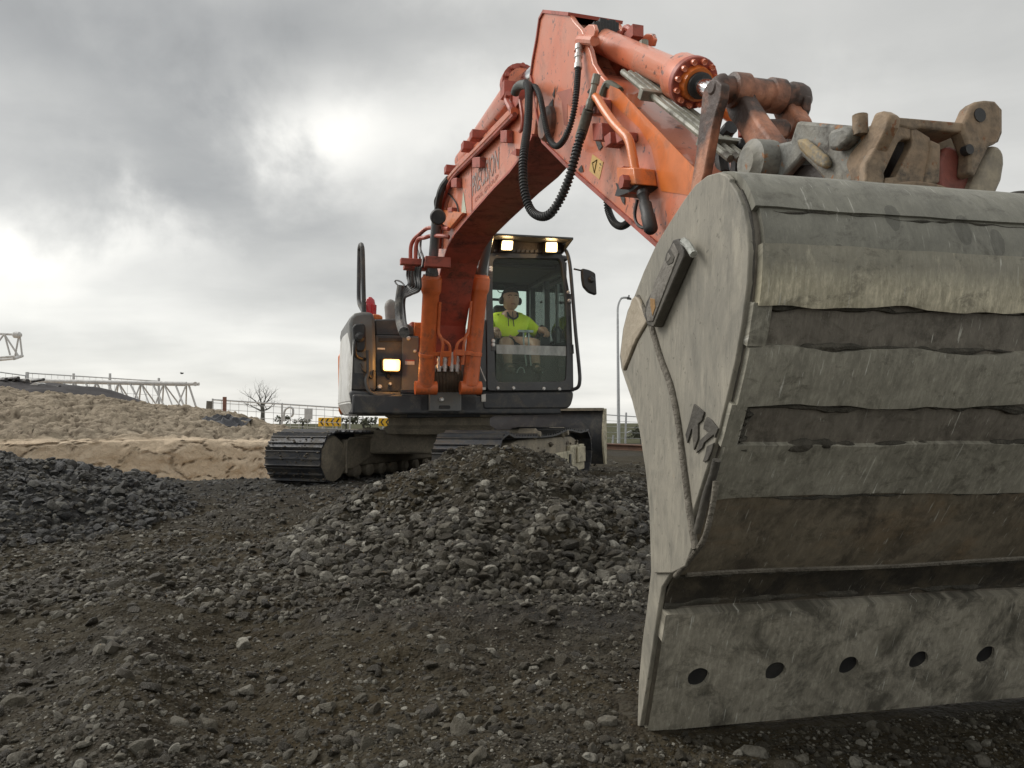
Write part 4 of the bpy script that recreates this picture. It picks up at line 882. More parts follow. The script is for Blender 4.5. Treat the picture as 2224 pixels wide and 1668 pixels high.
# pipes along the top of the boom
for k, (dy, r_, vv) in enumerate(((-1, .030, -.19), (6, .018, -.20), (-9, .024, -.1))):
    m = MB(); m.tube(curve([PV(953, 540, vv), PV(955, 490 + dy, vv), PV(960, 440 + dy, vv), PV(974, 398 + dy, vv), PV(990, 373 + dy, vv), PV(1032, 331 + dy, vv), PV(1100, 262 + dy, vv), PV(1118, 243 + dy, vv)], 5), r_, 8); m.build('hydraulic_pipe', ORANGE if k != 1 else REDP, boom)
m = MB(); m.tube(curve([PV(950, 505, -.2), PV(951, 455, -.24), PV(955, 425, -.26), PV(962, 405, -.24), PV(975, 388, -.2)], 5), .034, 8); m.build('hose', HOSE, boom)
m = MB(); m.tube(curve([PV(998, 366, -.05), PV(1000, 345, -.05), PV(1008, 333, -.05), PV(1022, 325, -.05)], 5), .03, 8); m.build('hose', HOSE, boom)
m = MB(); m.tube(curve([PV(946, 458, -.2), PV(944, 435, -.2), PV(955, 419, -.18), PV(972, 420, -.17), PV(990, 440, -.17), PV(996, 462, -.17)], 6), .007, 5); m.build('cable', BLACK, boom)
for px, py in ((1026, 320), (1046, 296), (987, 370)):
    m = MB(); p = PV(px, py, -.12); m.box(p, FU * .05, RV * .09, ZU * .035); m.build('pipe_clamp', REDP, boom, bevel=.006)
# ---- boom cylinders
def hyd(name, a, b, c, r, rr, matb, matr, parent=EXC, collar=True, label=None, cseg=24, cl=.19, cr=1.22):
    """barrel a-b, rod b-c"""
    a, b, c = map(np.array, (a, b, c)); L = np.linalg.norm(b - a); m = MB()
    m.lathe(a, b, [(0, r * 1.02), (.04, r * 1.02), (.05, r), (L - cl, r), (L - cl + .03, r * (1 + (cr - 1) * .75)), (L - cl + .05, r * cr), (L - .03, r * cr), (L - .02, r * 1.1), (L, r * 1.05)], cseg)
    o = m.build(name, matb, parent, smooth=40, label=label)
    m = MB(); m.cyl(b - (b - a) / L * .02, c, rr, seg=18); m.build('rod', matr, o)
    return o
bcs = []
for sgn, bot, col_, tip, lab in ((-1, PU(925, 836, .22), PV(938, 598, -.262), PV(948, 476, -.285), 'boom cylinder on the engine side'), (1, PU(1022, 836, .22), PV(1044, 598, .285), M(.80, .30, 2.70), 'boom cylinder beside the cab')):
    o = hyd('boom_cylinder', bot, col_, tip, .082, .046, CYLOR, GREYROD, label=lab); bcs.append(o); ax = (col_ - bot) / np.linalg.norm(col_ - bot)
    m = MB(); m.lathe(col_ - ax * .01, col_ + ax * .07, [(0, .06), (.03, .064), (.06, .055), (.08, .05)], 16); m.build('wiper_seal', DGREY, o)
    m = MB(); q = bot + ax * .30; m.lathe(q, q + ax * .04, [(0, .09), (.04, .09)], 18); m.box(q + ax * .02 - sgn * RV * .12 + FU * .06, RV * .10, FU * .02, ax * .022); m.box(q + ax * .02 - sgn * RV * .17 + FU * .09, RV * .05, FU * .03, ax * .03); m.build('pipe_clamp', CYLOR, o, bevel=.004)
    for d_ in (0, .085):
        m = MB(); s1 = bot + ax * (.62 - d_ * .6) - sgn * RV * (.085 - d_ * .0) + FU * .05; s2 = bot + ax * .50 - sgn * RV * (.10 + d_ * .1) + FU * .07; s3 = bot + ax * .42 - sgn * RV * (.19 - d_ * .7) + FU * .10; s4 = bot + ax * .32 - sgn * RV * (.205 - d_ * .95) + FU * .10
        m.tube(curve([bot + ax * .85 - sgn * RV * .085 + FU * .05, s1, s2, s3, s4, s4 - ax * .12], 6), .015, 8); m.build('pipe', CYLOR, o)
    m = MB(); m.lathe(bot - RV * .11 - ZU * .03, bot + RV * .11 - ZU * .03, [(0, .07), (.22, .07)], 18); m.build('foot_pin', CYLOR, o)
# ---- manifold pipes, hoses behind the left boom cylinder
m = MB(); m.box(PV(906, 570, -.42), RV * .16, FU * .04, ZU * .03).box(PV(906, 582, -.40), RV * .13, FU * .05, ZU * .022).box(PV(950, 570, -.25), RV * .12, FU * .04, ZU * .05); m.build('pipe_manifold', REDP, EXC, bevel=.006)
for k, (x0, yb) in enumerate(((892, 500), (903, 515))):
    m = MB(); m.tube(curve([PV(x0, 580, -.42), PV(x0, 540, -.42), PV(x0 + 6, 522 - k * 2, -.40), PV(x0 + 20, 508 + k * 8, -.36), PV(x0 + 36, 496 + k * 16, -.3), PV(x0 + 60, 495 + k * 18, -.24), PV(975, 497 + k * 18, -.2)], 6), .02, 8); m.build('hydraulic_pipe', REDP, EXC)
rg = np.random.default_rng(12)
for k in range(7):
    x0 = 886 + k * 4.5; m = MB()
    m.tube(curve([PV(x0, 580, -.42), PV(x0 - 1 + rg.uniform(-1, 1), 600, -.42), PV(x0 + rg.uniform(-2, 2), 616 + k * 2, -.42), PV(880 + k * 4 * .5, 626 + k * 2.2, -.44), PV(873 + k * .8, 650, -.45), PV(872 + k * 1.2, 690, -.45), PV(874 + k * 1.6, 715, -.48)], 6), .012 + .004 * rg.random(), 6); m.build('hose', HOSE, EXC)
m = MB(); m.tube(curve([PV(912, 590, -.4), PV(910, 620, -.4), PV(904, 632, -.42), PV(895, 632, -.43), PV(886, 622, -.44)], 6), .011, 6); m.build('hose', HOSE, EXC)
m = MB(); m.tube(curve([PV(878, 636, -.44), PV(866, 622, -.46), PV(858, 612, -.47), PV(862, 609, -.47), PV(872, 613, -.46), PV(880, 622, -.45)], 6), .009, 6); m.build('cable', BLACK, EXC)
m = MB(); m.tube(curve([PV(874, 620, -.45), PV(869, 660, -.47), PV(871, 700, -.47), PV(878, 722, -.5)], 6), .055, 10, ); m.build('hose_sleeve', pmat('hose_wrap', (.04, .042, .045), .6, dirt=(.2, .19, .17), damt=.45, bump=.6, bscale=25), EXC)
for px in (908, 915): m = MB(); m.tube(curve([PV(px, 512, -.35), PV(px - 2, 540, -.36), PV(px + 4, 560, -.38), PV(px + 2, 580, -.4)], 5), .012, 6); m.build('hose', HOSE, EXC)
# ---- arm
AV = .15
arm_out = [(1182, 27), (1226, 31), (1238, 33), (1247, 47), (1263, 64), (1272, 85), (1281, 108), (1288, 137), (1302, 160), (1317, 177), (1400, 268), (1509, 383)]
arm_low = [(1433, 532), (1234, 358), (1181, 305)]
arm_left = [(1168, 245), (1163, 200), (1155, 163), (1160, 128), (1168, 85), (1174, 42), (1177, 33)]
AU = [UZ(x, y, -AV) for x, y in arm_out] + [(6.02, 1.20), (6.10, 1.10), (6.06, .98), (5.95, .95)] + [UZ(x, y, -AV) for x, y in arm_low] + [UZ(x, y, -AV) for x, y in arm_left]
m = MB(); prM(m, AU, -AV, -AV + .028); prM(m, AU, AV - .028, AV)
i0, i1 = UZ(1317, 177, -AV), UZ(1181, 305, -AV)
box_ = [UZ(1176, 60, -AV), (3.72, 3.1), UZ(1240, 150, -AV), i0, UZ(1400, 268, -AV), UZ(1509, 383, -AV), (6.02, 1.18), (5.95, .97), UZ(1433, 532, -AV), UZ(1234, 358, -AV), i1, UZ(1170, 245, -AV), UZ(1157, 163, -AV), UZ(1165, 90, -AV)]
box_ = [(u + .004 * (u < 4), z) for u, z in box_]
m2 = MB(); prM(m2, box_, -AV + .027, AV - .027); b0 = len(m.v); m.v += m2.v; m.f += [[b0 + i for i in f] for f in m2.f]; m.mi += m2.mi
arm = m.build('arm', ORANGE, EXC, bevel=.006, smooth=28)
# rim plate round the tail and bottom edge
tail = [UZ(1238, 33, -AV), UZ(1182, 27, -AV), UZ(1174, 42, -AV), UZ(1168, 85, -AV), UZ(1160, 128, -AV), UZ(1155, 163, -AV), UZ(1163, 200, -AV), UZ(1168, 245, -AV), UZ(1181, 305, -AV), UZ(1234, 358, -AV), UZ(1433, 532, -AV), (5.95, .95)]
edge_plate(tail, -AV - .012, AV + .012, .014).build('rim_plate', REDP, arm)
m = MB(); prV(m, [z6(*p) for p in ((330, 650), (420, 690), (1120, 1420), (1040, 1600), (780, 1560), (690, 1180), (590, 1020), (330, 780))], -AV - .0005, -AV - .003); m.build('repainted_strip', ORANGE2, arm)
m = MB(); prM(m, [(u, z) for u, z in (UZ(1160, 250, 0), UZ(1175, 245, 0), UZ(1186, 262, 0), UZ(1180, 285, 0), UZ(1163, 285, 0))], -.19, .19); 
p = PV(1178, 268, -.2); MB().lathe(p, p + .4 * RV, [(0, .085), (.02, .10), (.38, .10), (.4, .085)], 20).build('arm_pin', LINKM, EXC)
PATCHR = pmat('worn_red_patch', (.36, .10, .065), .5, bump=.05, dirt=(.3, .12, .08), damt=.4)
m = MB(); prV(m, [z3(*p) for p in ((1020, 555), (1110, 530), (1120, 590), (1105, 640), (1085, 625), (1085, 760), (1065, 750), (1050, 600))], -AV - .0005, -AV - .0018); m.build('worn_patch', PATCHR, arm)
GREASE = pmat('grease_black', (.035, .026, .022), .55, bump=.3)
for pts_ in (((960, 650), (1000, 590), (995, 700), (975, 740), (955, 720)), ((1254, 850), (1275, 830), (1295, 880), (1275, 905)), ((1150, 1020), (1170, 990), (1180, 1030), (1160, 1035)), ((1375, 1100), (1385, 1100), (1430, 1190), (1428, 1230), (1415, 1215)), ((1205, 550), (1222, 530), (1212, 560), (1206, 560)), ((995, 570), (1012, 520), (1005, 590))):
    m = MB(); prV(m, [z3(*p) for p in pts_], -AV - .0035, -AV - .005); m.build('paint_chip', GREASE, arm)
wd = MB(); prV(wd, [(1287, 335), (1311, 352), (1302, 390), (1280, 371)], -AV - .0005, -AV - .002); wd = wd.build('warning_decal', pmat('decal_yellow', (.62, .40, .12), .5, bump=0, dirt=(.45, .28, .12), damt=.3), arm)
dk = pmat('decal_ink', (.12, .09, .03), .6, bump=0)
m = MB(); zd = lambda x, y: (1270 + x * .04823, 320 + y * .04823)
tri = [PV(*zd(*p), -AV - .003) for p in ((345, 700), (550, 560), (435, 1150))]; m.tube(tri + [tri[0], tri[1]], .003, 5)
for q in ((665, 700, 720, 800), (700, 770, 750, 830), (660, 880, 690, 960), (640, 1000, 655, 1070)): prV(m, [zd(q[0], q[1]), zd(q[2], q[1] + 20), zd(q[2], q[3]), zd(q[0], q[3] - 20)], -AV - .0025, -AV - .003)
m.build('decal_print', dk, wd)
# brackets and the big steel pipe on the arm's near side, with its end valve
for q in (((1290, 610), (1350, 600), (1352, 690), (1295, 700)), ((1232, 650), (1262, 640), (1262, 690), (1235, 700)), ((1312, 750), (1372, 745), (1378, 850), (1318, 855)), ((1455, 800), (1508, 798), (1508, 850), (1465, 872)), ((1385, 830), (1425, 800), (1430, 870), (1395, 895))):
    m = MB(); prV(m, [z3(*p) for p in q], -AV - .001, -AV - .07); m.build('pipe_bracket', REDP, arm, bevel=.004)
m = MB(); m.tube(curve([PV(*z3(*p), -AV - .075) for p in ((1232, 640), (1240, 590), (1262, 590), (1300, 650), (1360, 735), (1420, 800), (1447, 830), (1465, 880), (1480, 960), (1492, 1030))], 6), .0205, 12); m.build('hydraulic_pipe', ORANGE2, arm)
m = MB(); prV(m, [z3(*p) for p in ((1502, 1018), (1612, 1018), (1628, 1120), (1512, 1122))], -AV - .001, -AV - .10); m.build('valve_block', ORANGE2, arm, bevel=.006)
m = MB(); p = PV(*z3(1473, 1098), -AV - .08); m.lathe(p - RV * .05, p + RV * .05, [(0, .03), (.04, .03), (.042, .045), (.1, .045)], 6); p = PV(*z3(1452, 1030), -AV - .05); m.lathe(p - RV * .03, p + RV * .05, [(0, .02), (.08, .02)], 6); m.build('pipe_union', REDP, arm)
m = MB(); prV(m, [z3(*p) for p in ((1500, 1128), (1632, 1125), (1605, 1148), (1585, 1160), (1500, 1190), (1482, 1185))], -AV - .0, -AV - .09)
a, b = PV(*z3(1535, 1150), -AV - .06), PV(*z3(1568, 1295), -AV - .06); m.lathe(a, b, [(0, .024), (.02, .026), (.03, .020), (.06, .020), (.065, .026), (.12, .026), (.125, .029), (.19, .029), (.20, .024), (.21, .012)], 16); m.build('hose_coupler', BLACK, arm)
m = MB(); m.tube(curve([b, b + (PV(*z3(1568, 1330), -AV - .06) - b), PV(*z3(1545, 1368), -AV - .06), PV(*z3(1505, 1345), -AV - .06), PV(*z3(1490, 1290), -AV - .06), PV(*z3(1505, 1200), -AV - .06)], 6), .007, 6); m.build('dust_cap_cord', BLACK, arm)
# pipes along the arm's upper face
for k in range(4):
    vv = -.095 + k * .036; P_ = [(4.62, 2.36), (4.9, 2.135), (5.2, 1.9), (5.52, 1.645)]; m = MB()
    m.tube([M(u + .02, vv, z + .028) for u, z in P_], .015, 8); m.build('grease_pipe', PIPEG, arm)
m = MB(); m.tube(curve([PV(*z3(1295, 580), -.16), PV(*z3(1318, 520), -.15), PV(*z3(1340, 510), -.14), PV(*z3(1400, 550), -.12)], 5), .022, 8); m.build('hose', pmat('olive_hose', (.06, .065, .045), .6, dirt=(.16, .15, .1), damt=.4, bump=.2), arm)
for u, z in ((4.93, 2.12), (5.42, 1.74)): m = MB(); m.box(M(u, -.04, z + .035), RV * .11, (FU * .78 - ZU * .62) * .02, (FU * .62 + ZU * .78) * .022); m.build('pipe_clamp', PIPEG, arm, bevel=.003)
m = MB(); m.tube([M(4.88, .155, 2.22), M(5.3, .155, 1.89), M(5.62, .155, 1.64)], .026, 10); m.lathe(M(4.85, .155, 2.245), M(4.90, .155, 2.205), [(0, .035), (.06, .035)], 12); m.build('hydraulic_pipe', ORANGE2, arm)
for u, z in ((4.93, 2.2), (5.12, 2.05), (5.33, 1.88)): m = MB(); m.box(M(u, .13, z), RV * .045, FU * .02, ZU * .03); m.build('pipe_bracket', REDP, arm, bevel=.003)
m = MB(); m.lathe(M(4.62, .02, 2.36), M(4.63, .02, 2.56), [(0, .03), (.06, .03), (.07, .022), (.2, .022)], 10); m.box(M(4.62, .02, 2.43), FU * .06, RV * .03, ZU * .025); m.tube(curve([M(4.66, .04, 2.42), M(4.76, .05, 2.40), M(4.80, .05, 2.34), M(4.82, .05, 2.27)], 4), .022, 8); m.tube([M(4.9, .07, 2.18), M(4.895, .07, 2.36)], .024, 8); m.build('valve_fitting', PIPEG, arm)
# ---- arm cylinder over the boom, bucket cylinder over the arm
a = hyd('arm_cylinder', PV(1010, 352, .0), PV(1135, 178, .0), PV(1175, 150, .0), .10, .055, ORANGE, CHROME, cl=.15)
m = MB(); p, q = PV(1128, 190, 0), PV(1137, 176, 0); d = (q - p) / np.linalg.norm(q - p); m.lathe(p, p + d * .07, [(0, .15), (.07, .15)], 24); m.build('gland', REDP, a)
for k in range(10):
    an = 2 * math.pi * k / 10; e1 = np.cross(d, RV); e1 /= np.linalg.norm(e1); o_ = p + .125 * (math.cos(an) * e1 + math.sin(an) * RV); m = MB(); m.lathe(o_ + d * .06, o_ + d * .10, [(0, .016), (.04, .016)], 8); m.build('bolt', REDP, a)
m = MB(); m.tube(curve([PV(*z3(730, 560), -.2), PV(*z3(722, 600), -.2), PV(*z3(750, 660), -.2), PV(*z3(765, 710), -.19)], 5), .022, 8).tube(curve([PV(*z3(800, 790), -.2), PV(*z3(812, 770), -.2), PV(*z3(815, 700), -.2), PV(*z3(800, 600), -.2)], 5), .012, 6); m.box(PV(*z3(735, 545), -.15), FU * .05, RV * .05, ZU * .05).box(PV(*z3(800, 600), -.15), FU * .07, RV * .03, ZU * .05); m.build('pipe_elbow', REDP, EXC, bevel=.004)
cyl_a, cyl_b, pin = M(4.28, 0, 2.78), M(5.02, 0, 2.235), M(5.62, 0, 1.90)
cyl_a = PV(1298, 85, 0); cyl_b = PV(1512, 182, 0)
bc = hyd('bucket_cylinder', cyl_a, cyl_b, PV(1625, 232, 0), .066, .036, ORANGE, CHROME, cl=.20, cr=1.5)
d = (cyl_b - cyl_a) / np.linalg.norm(cyl_b - cyl_a); e1 = np.cross(d, RV); e1 /= np.linalg.norm(e1)
m = MB(); m.lathe(cyl_b - d * .01, cyl_b + d * .035, [(0, .072), (.035, .066)], 24); m.build('gland', ORANGE2, bc)
m = MB(); m.lathe(cyl_b + d * .025, cyl_b + d * .05, [(0, .052), (.02, .053), (.025, .045)], 24); m.build('wiper_seal', BLACK, bc)
m = MB(); m.lathe(cyl_b - d * .045, cyl_b - d * .01, [(0, .104), (.03, .104), (.035, .10)], 32); m.build('flange', REDP, bc)
for k in range(12):
    an = 2 * math.pi * k / 12 + .1; o_ = cyl_b + .087 * (math.cos(an) * e1 + math.sin(an) * RV); m = MB(); m.lathe(o_ - d * .012, o_ + d * .012, [(0, .0115), (.024, .0115), (.02, .0065)], 8); m.build('bolt', ORANGE, bc)
m = MB(); m.lathe(cyl_a - d * .13, cyl_a + d * .02, [(0, .05), (.08, .06), (.15, .068)], 24); m.box(cyl_a - d * .12, d * .07, RV * .06, e1 * .05); m.build('cylinder_base', LINKM, bc, bevel=.01)
p = cyl_a - d * .10 - RV * .11; MB().lathe(p, p + RV * .22, [(0, .04), (.02, .05), (.20, .05), (.22, .04)], 18).build('cylinder_pin', LINKM, EXC)
m = MB(); prM(m, [UZ(*z6(*p), -.17) for p in ((95, 175), (150, 130), (195, 130), (210, 180), (195, 240), (140, 245))], -.17, -.15); prM(m, [UZ(*z6(*p), -.17) for p in ((95, 175), (150, 130), (195, 130), (210, 180), (195, 240), (140, 245))], .15, .17); m.build('pin_boss', ORANGE, arm, bevel=.005)
m = MB(); m.tube(curve([PV(*z6(*p), -.16) for p in ((205, 270), (110, 262), (78, 268), (70, 310), (68, 360))], 5), .026, 10); m.build('pipe_elbow', ORANGE, bc)
m = MB(); m.tube(curve([PV(*z6(*p), .08) for p in ((340, 195), (440, 215), (470, 165), (495, 165), (540, 200), (560, 250))], 5), .018, 8); m.box(PV(*z6(540, 222), .08), FU * .05, RV * .03, ZU * .03); m.build('cylinder_pipe', REDP, bc)
m = MB()
for k in range(7): p = PV(*z6(215 + k * 26, 170 + (k % 2) * 12), .02 * (k - 3)); m.box(p, FU * .02, RV * .02, ZU * (.03 + .01 * (k % 3)))
m.build('pipe_clamp', BLACK, bc, bevel=.003)
# ---- corrugated hoses
def corr(name, pts, r, amp, pitch, mat, fit=None):
    P = resample(curve(pts, 10), pitch / 4); m = MB(); rad = [r + (amp if i % 4 < 2 else -amp) for i in range(len(P))]
    m.tube(P, r, 14, rad); o = m.build(name, mat, EXC, smooth=35); return o
corr('hose', [PV(*z3(*p), v) for p, v in (((838, 500), -.22), ((852, 540), -.26), ((852, 640), -.3), ((845, 760), -.34), ((826, 900), -.4), ((818, 1020), -.42), ((828, 1150), -.42), ((865, 1260), -.40), ((925, 1300), -.38), ((985, 1280), -.36), ((1045, 1190), -.33), ((1095, 1070), -.31), ((1128, 950), -.29), ((1150, 870), -.27), ((1180, 770), -.25))], .0205, .0032, .018, HOSE)
m = MB(); m.tube(curve([PV(*z3(*p), -.25) for p in ((1160, 830), (1180, 770), (1200, 700), (1212, 660))], 5), .026, 14, ); m.build('hose_sleeve', pmat('sleeve_olive', (.07, .072, .055), .7, dirt=(.2, .19, .16), damt=.5, bump=.5, bscale=25), EXC)
m = MB(); a, b = PV(*z3(1212, 665), -.25), PV(*z3(1228, 595), -.24); m.lathe(a, b, [(0, .021), (.05, .021), (.055, .016), (.12, .016), (.125, .02), (.17, .02)], 10); m.build('hose_fitting', PIPEG, EXC)
m = MB(); m.tube(curve([PV(*z3(*p), -.22) for p in ((770, 560), (785, 525), (815, 508), (850, 515), (856, 545))], 5), .029, 12); m.build('hose_sleeve', pmat('sleeve_grey', (.06, .066, .06), .65, bump=.3), EXC)
corr('hose', [PV(*z3(*p), v) for p, v in (((868, 520), -.2), ((895, 525), -.22), ((920, 580), -.25), ((940, 680), -.26), ((960, 780), -.26), ((985, 850), -.25), ((1020, 878), -.25), ((1060, 845), -.25), ((1100, 760), -.24), ((1125, 660), -.23), ((1138, 560), -.22), ((1146, 460), -.2), ((1149, 410), -.19))], .0145, .0024, .014, HOSE)
m = MB(); a, b = PV(*z3(1149, 412), -.19), PV(*z3(1154, 270), -.175); L = np.linalg.norm(b - a); m.lathe(a, b, [(0, .021), (.2 * L, .021), (.21 * L, .016), (.45 * L, .016), (.46 * L, .021), (.6 * L, .021), (.61 * L, .015), (.78 * L, .015), (.8 * L, .02), (L, .02)], 12); m.build('hose_fitting', BOLTM, EXC)
corr('hose', [PV(*z3(*p), v) for p, v in (((1325, 1150), .16), ((1322, 1190), .17), ((1330, 1260), .18), ((1360, 1330), .18), ((1400, 1358), .18), ((1440, 1345), .18), ((1480, 1300), .17))], .019, .003, .016, HOSE)
for q in (((1310, 1410), (1290, 1280), (1300, 1160), (1335, 1060), (1375, 1010)), ((1430, 1410), (1440, 1290), (1470, 1200), (1510, 1150))):
    m = MB(); m.tube(curve([PV(*z6(*p), .02) for p in q], 6), .028, 10); m.build('hose', HOSE, EXC)
# ---- links at the arm end
pl, pr_ = M(5.615, -.212, 1.888), M(5.615, .165, 1.888)
m = MB(); L = np.linalg.norm(pr_ - pl)
m.lathe(pl - RV * .005, pr_ + RV * .03, [(0, .02), (.010, .034), (.03, .048), (.04, .050), (.045, .044), (.075, .046), (.08, .060), (.135, .062), (.14, .050), (.225, .052), (.23, .060), (.28, .060), (.285, .046), (.31, .048), (.318, .056), (.35, .056), (.375, .048), (.40, .02)], 28)
m.build('link_pin', LINKM, EXC, smooth=30)
SL = [UZ(*z6(*p), -.205) for p in ((1138, 740), (1160, 670), (1205, 615), (1265, 600), (1310, 650), (1300, 760), (1262, 880), (1230, 1010), (1195, 1200), (1160, 1400), (1110, 1560), (1050, 1620), (1035, 1560), (1075, 1300), (1100, 1100), (1122, 900))]
SL = [(u, z) for u, z in SL]
m = MB(); prM(m, SL, -.212, -.178); m.build('side_link', LINKM, EXC, bevel=.006)
SR = [(u, z) for u, z in SL]; m = MB(); prM(m, SR, .12, .15); m.build('side_link', LINKM, EXC, bevel=.006)
# H-shaped bucket link: two cast arms joined lower down, from the pin to the hitch
for va, vb in ((-.125, -.06), (.075, .14)):
    prof = [(5.53, 1.86), (5.55, 1.945), (5.62, 1.975), (5.70, 1.94), (5.80, 1.80), (5.95, 1.60), (6.06, 1.48), (6.02, 1.38), (5.90, 1.42), (5.74, 1.60), (5.60, 1.78)]
    q6 = ((1290, 620), (1340, 590), (1420, 590), (1470, 740), (1590, 930), (1740, 1130), (1760, 1200), (1660, 1330), (1540, 1290), (1470, 1130), (1400, 1010), (1340, 930), (1300, 800)) if va < 0 else ((1690, 660), (1760, 630), (1830, 670), (1880, 820), (1960, 950), (1890, 1090), (1800, 1110), (1720, 900))
    m = MB(); prV(m, [z6(*p) for p in q6], va, vb); m.build('bucket_link', LINKM, EXC, bevel=.016, bseg=3)
uW = UZ(*z6(1650, 1060), -.06)[0]
m = MB(); prU(m, [z6(*p) for p in ((1600, 960), (1640, 930), (1860, 930), (1910, 1000), (1880, 1100), (1720, 1160), (1640, 1130))], uW, uW - .08); m.build('link_web', LINKM, EXC, bevel=.012)
m = MB(); m.lathe(PV(1618, 352, -.20), PV(1618, 352, -.20) + RV * .42, [(0, .045), (.015, .06), (.02, .075), (.09, .078), (.095, .06), (.33, .06), (.335, .078), (.4, .075), (.42, .05)], 24); m.build('hitch_pin', COUPG, EXC)
# ---- quick hitch between the arm end and the bucket
HC = [UZ(*z4(*p), -.13) for p in ((700, 470), (745, 365), (800, 352), (1180, 395), (1250, 470), (1250, 640), (1060, 800), (960, 790), (850, 700), (770, 590), (640, 760), (560, 740), (520, 600), (600, 500))]
m = MB(); prV(m, [z4(*p) for p in ((560, 560), (600, 510), (700, 490), (740, 362), (1180, 400), (1200, 470), (1180, 560), (1080, 800), (960, 800), (860, 680), (770, 590), (690, 680), (620, 760), (540, 770), (430, 720), (440, 620))], -.12, -.085); hitch = m.build('quick_hitch', COUPG, EXC, bevel=.01)
m = MB(); prV(m, [z4(*p) for p in ((560, 560), (600, 510), (700, 490), (740, 362), (1180, 400), (1200, 470), (1180, 560), (1080, 830), (620, 830), (430, 720), (440, 620))], .09, .125); m.build('hitch_plate', COUPG, hitch, bevel=.01)
m = MB(); prV(m, [z4(*p) for p in ((775, 485), (830, 480), (960, 585), (985, 640), (960, 680), (900, 650), (840, 600), (795, 550))], -.12, -.145); m.build('hitch_lever', YELW, hitch, bevel=.012)
m = MB(); prV(m, [z4(*p) for p in ((1010, 480), (1030, 430), (1120, 405), (1170, 430), (1150, 500), (1080, 560), (1020, 560))], -.12, -.16); m.build('hitch_boss', COUPG, hitch, bevel=.014)
m = MB(); p = PV(*z4(1150, 385), -.13); m.cyl(p - ZU * .03, p + ZU * .025, .02, seg=12); m.build('grease_fitting', RUSTEAR, hitch)
m = MB(); prM(m, [UZ(*z4(*p), -.085) for p in ((760, 372), (1180, 405), (1190, 440), (760, 410))], -.085, .09); m.build('hitch_top_plate', MUDST, hitch, bevel=.005)
m = MB(); prM(m, [UZ(*z4(*p), -.085) for p in ((600, 640), (900, 640), (1100, 800), (600, 830))], -.08, .085); m.build('hitch_body', GREASE, hitch, bevel=.005)
# ---- bucket
jun = [(1400, 1577), (1421, 1448), (1440, 1322), (1452, 1283), (1464, 1252), (1478, 1226), (1505, 1150), (1531, 1071), (1557, 990), (1575, 935), (1595, 853), (1611, 784), (1626, 699), (1637, 615), (1640, 545), (1637, 500), (1628, 455), (1612, 415), (1598, 396)]
prof = np.array([QZ(x, y) for x, y in jun]); jy = np.array([p[1] for p in jun], float)
# carry the curve on over the top and back towards the arm
ex = [(prof[-1][0] - .05, prof[-1][1] + .02), (prof[-1][0] - .12, prof[-1][1] + .028), (prof[-1][0] - .22, prof[-1][1] + .02), (prof[-1][0] - .30, prof[-1][1] - .01)]
prof = np.vstack([prof, ex]); jy = np.r_[jy, [388, 380, 370, 360]]
DN = curve(list(np.column_stack([prof, jy])), 10); DN = np.array(DN)
for _ in range(14): DN[30:-1, :2] = .25 * DN[29:-2, :2] + .5 * DN[30:-1, :2] + .25 * DN[31:, :2]
ARC = np.r_[0, np.cumsum(np.linalg.norm(np.diff(DN[:, :2], axis=0), axis=1))]; BW = 1.52
def t_of_y(y): return np.interp(-np.asarray(y, float), -DN[:, 2], ARC)
def sp(t): return np.array([np.interp(t, ARC, DN[:, 0]), np.interp(t, ARC, DN[:, 1])])
def spn(t):
    a = sp(np.maximum(t - .02, 0)); b = sp(np.minimum(t + .02, ARC[-1])); d = (b - a) / np.maximum(np.linalg.norm(b - a, axis=0), 1e-9); n = np.array([d[1], -d[0]]); return n
def shell_pt(s, t, h):
    p = sp(t) + spn(t) * h; return BK(s, p[0], p[1])
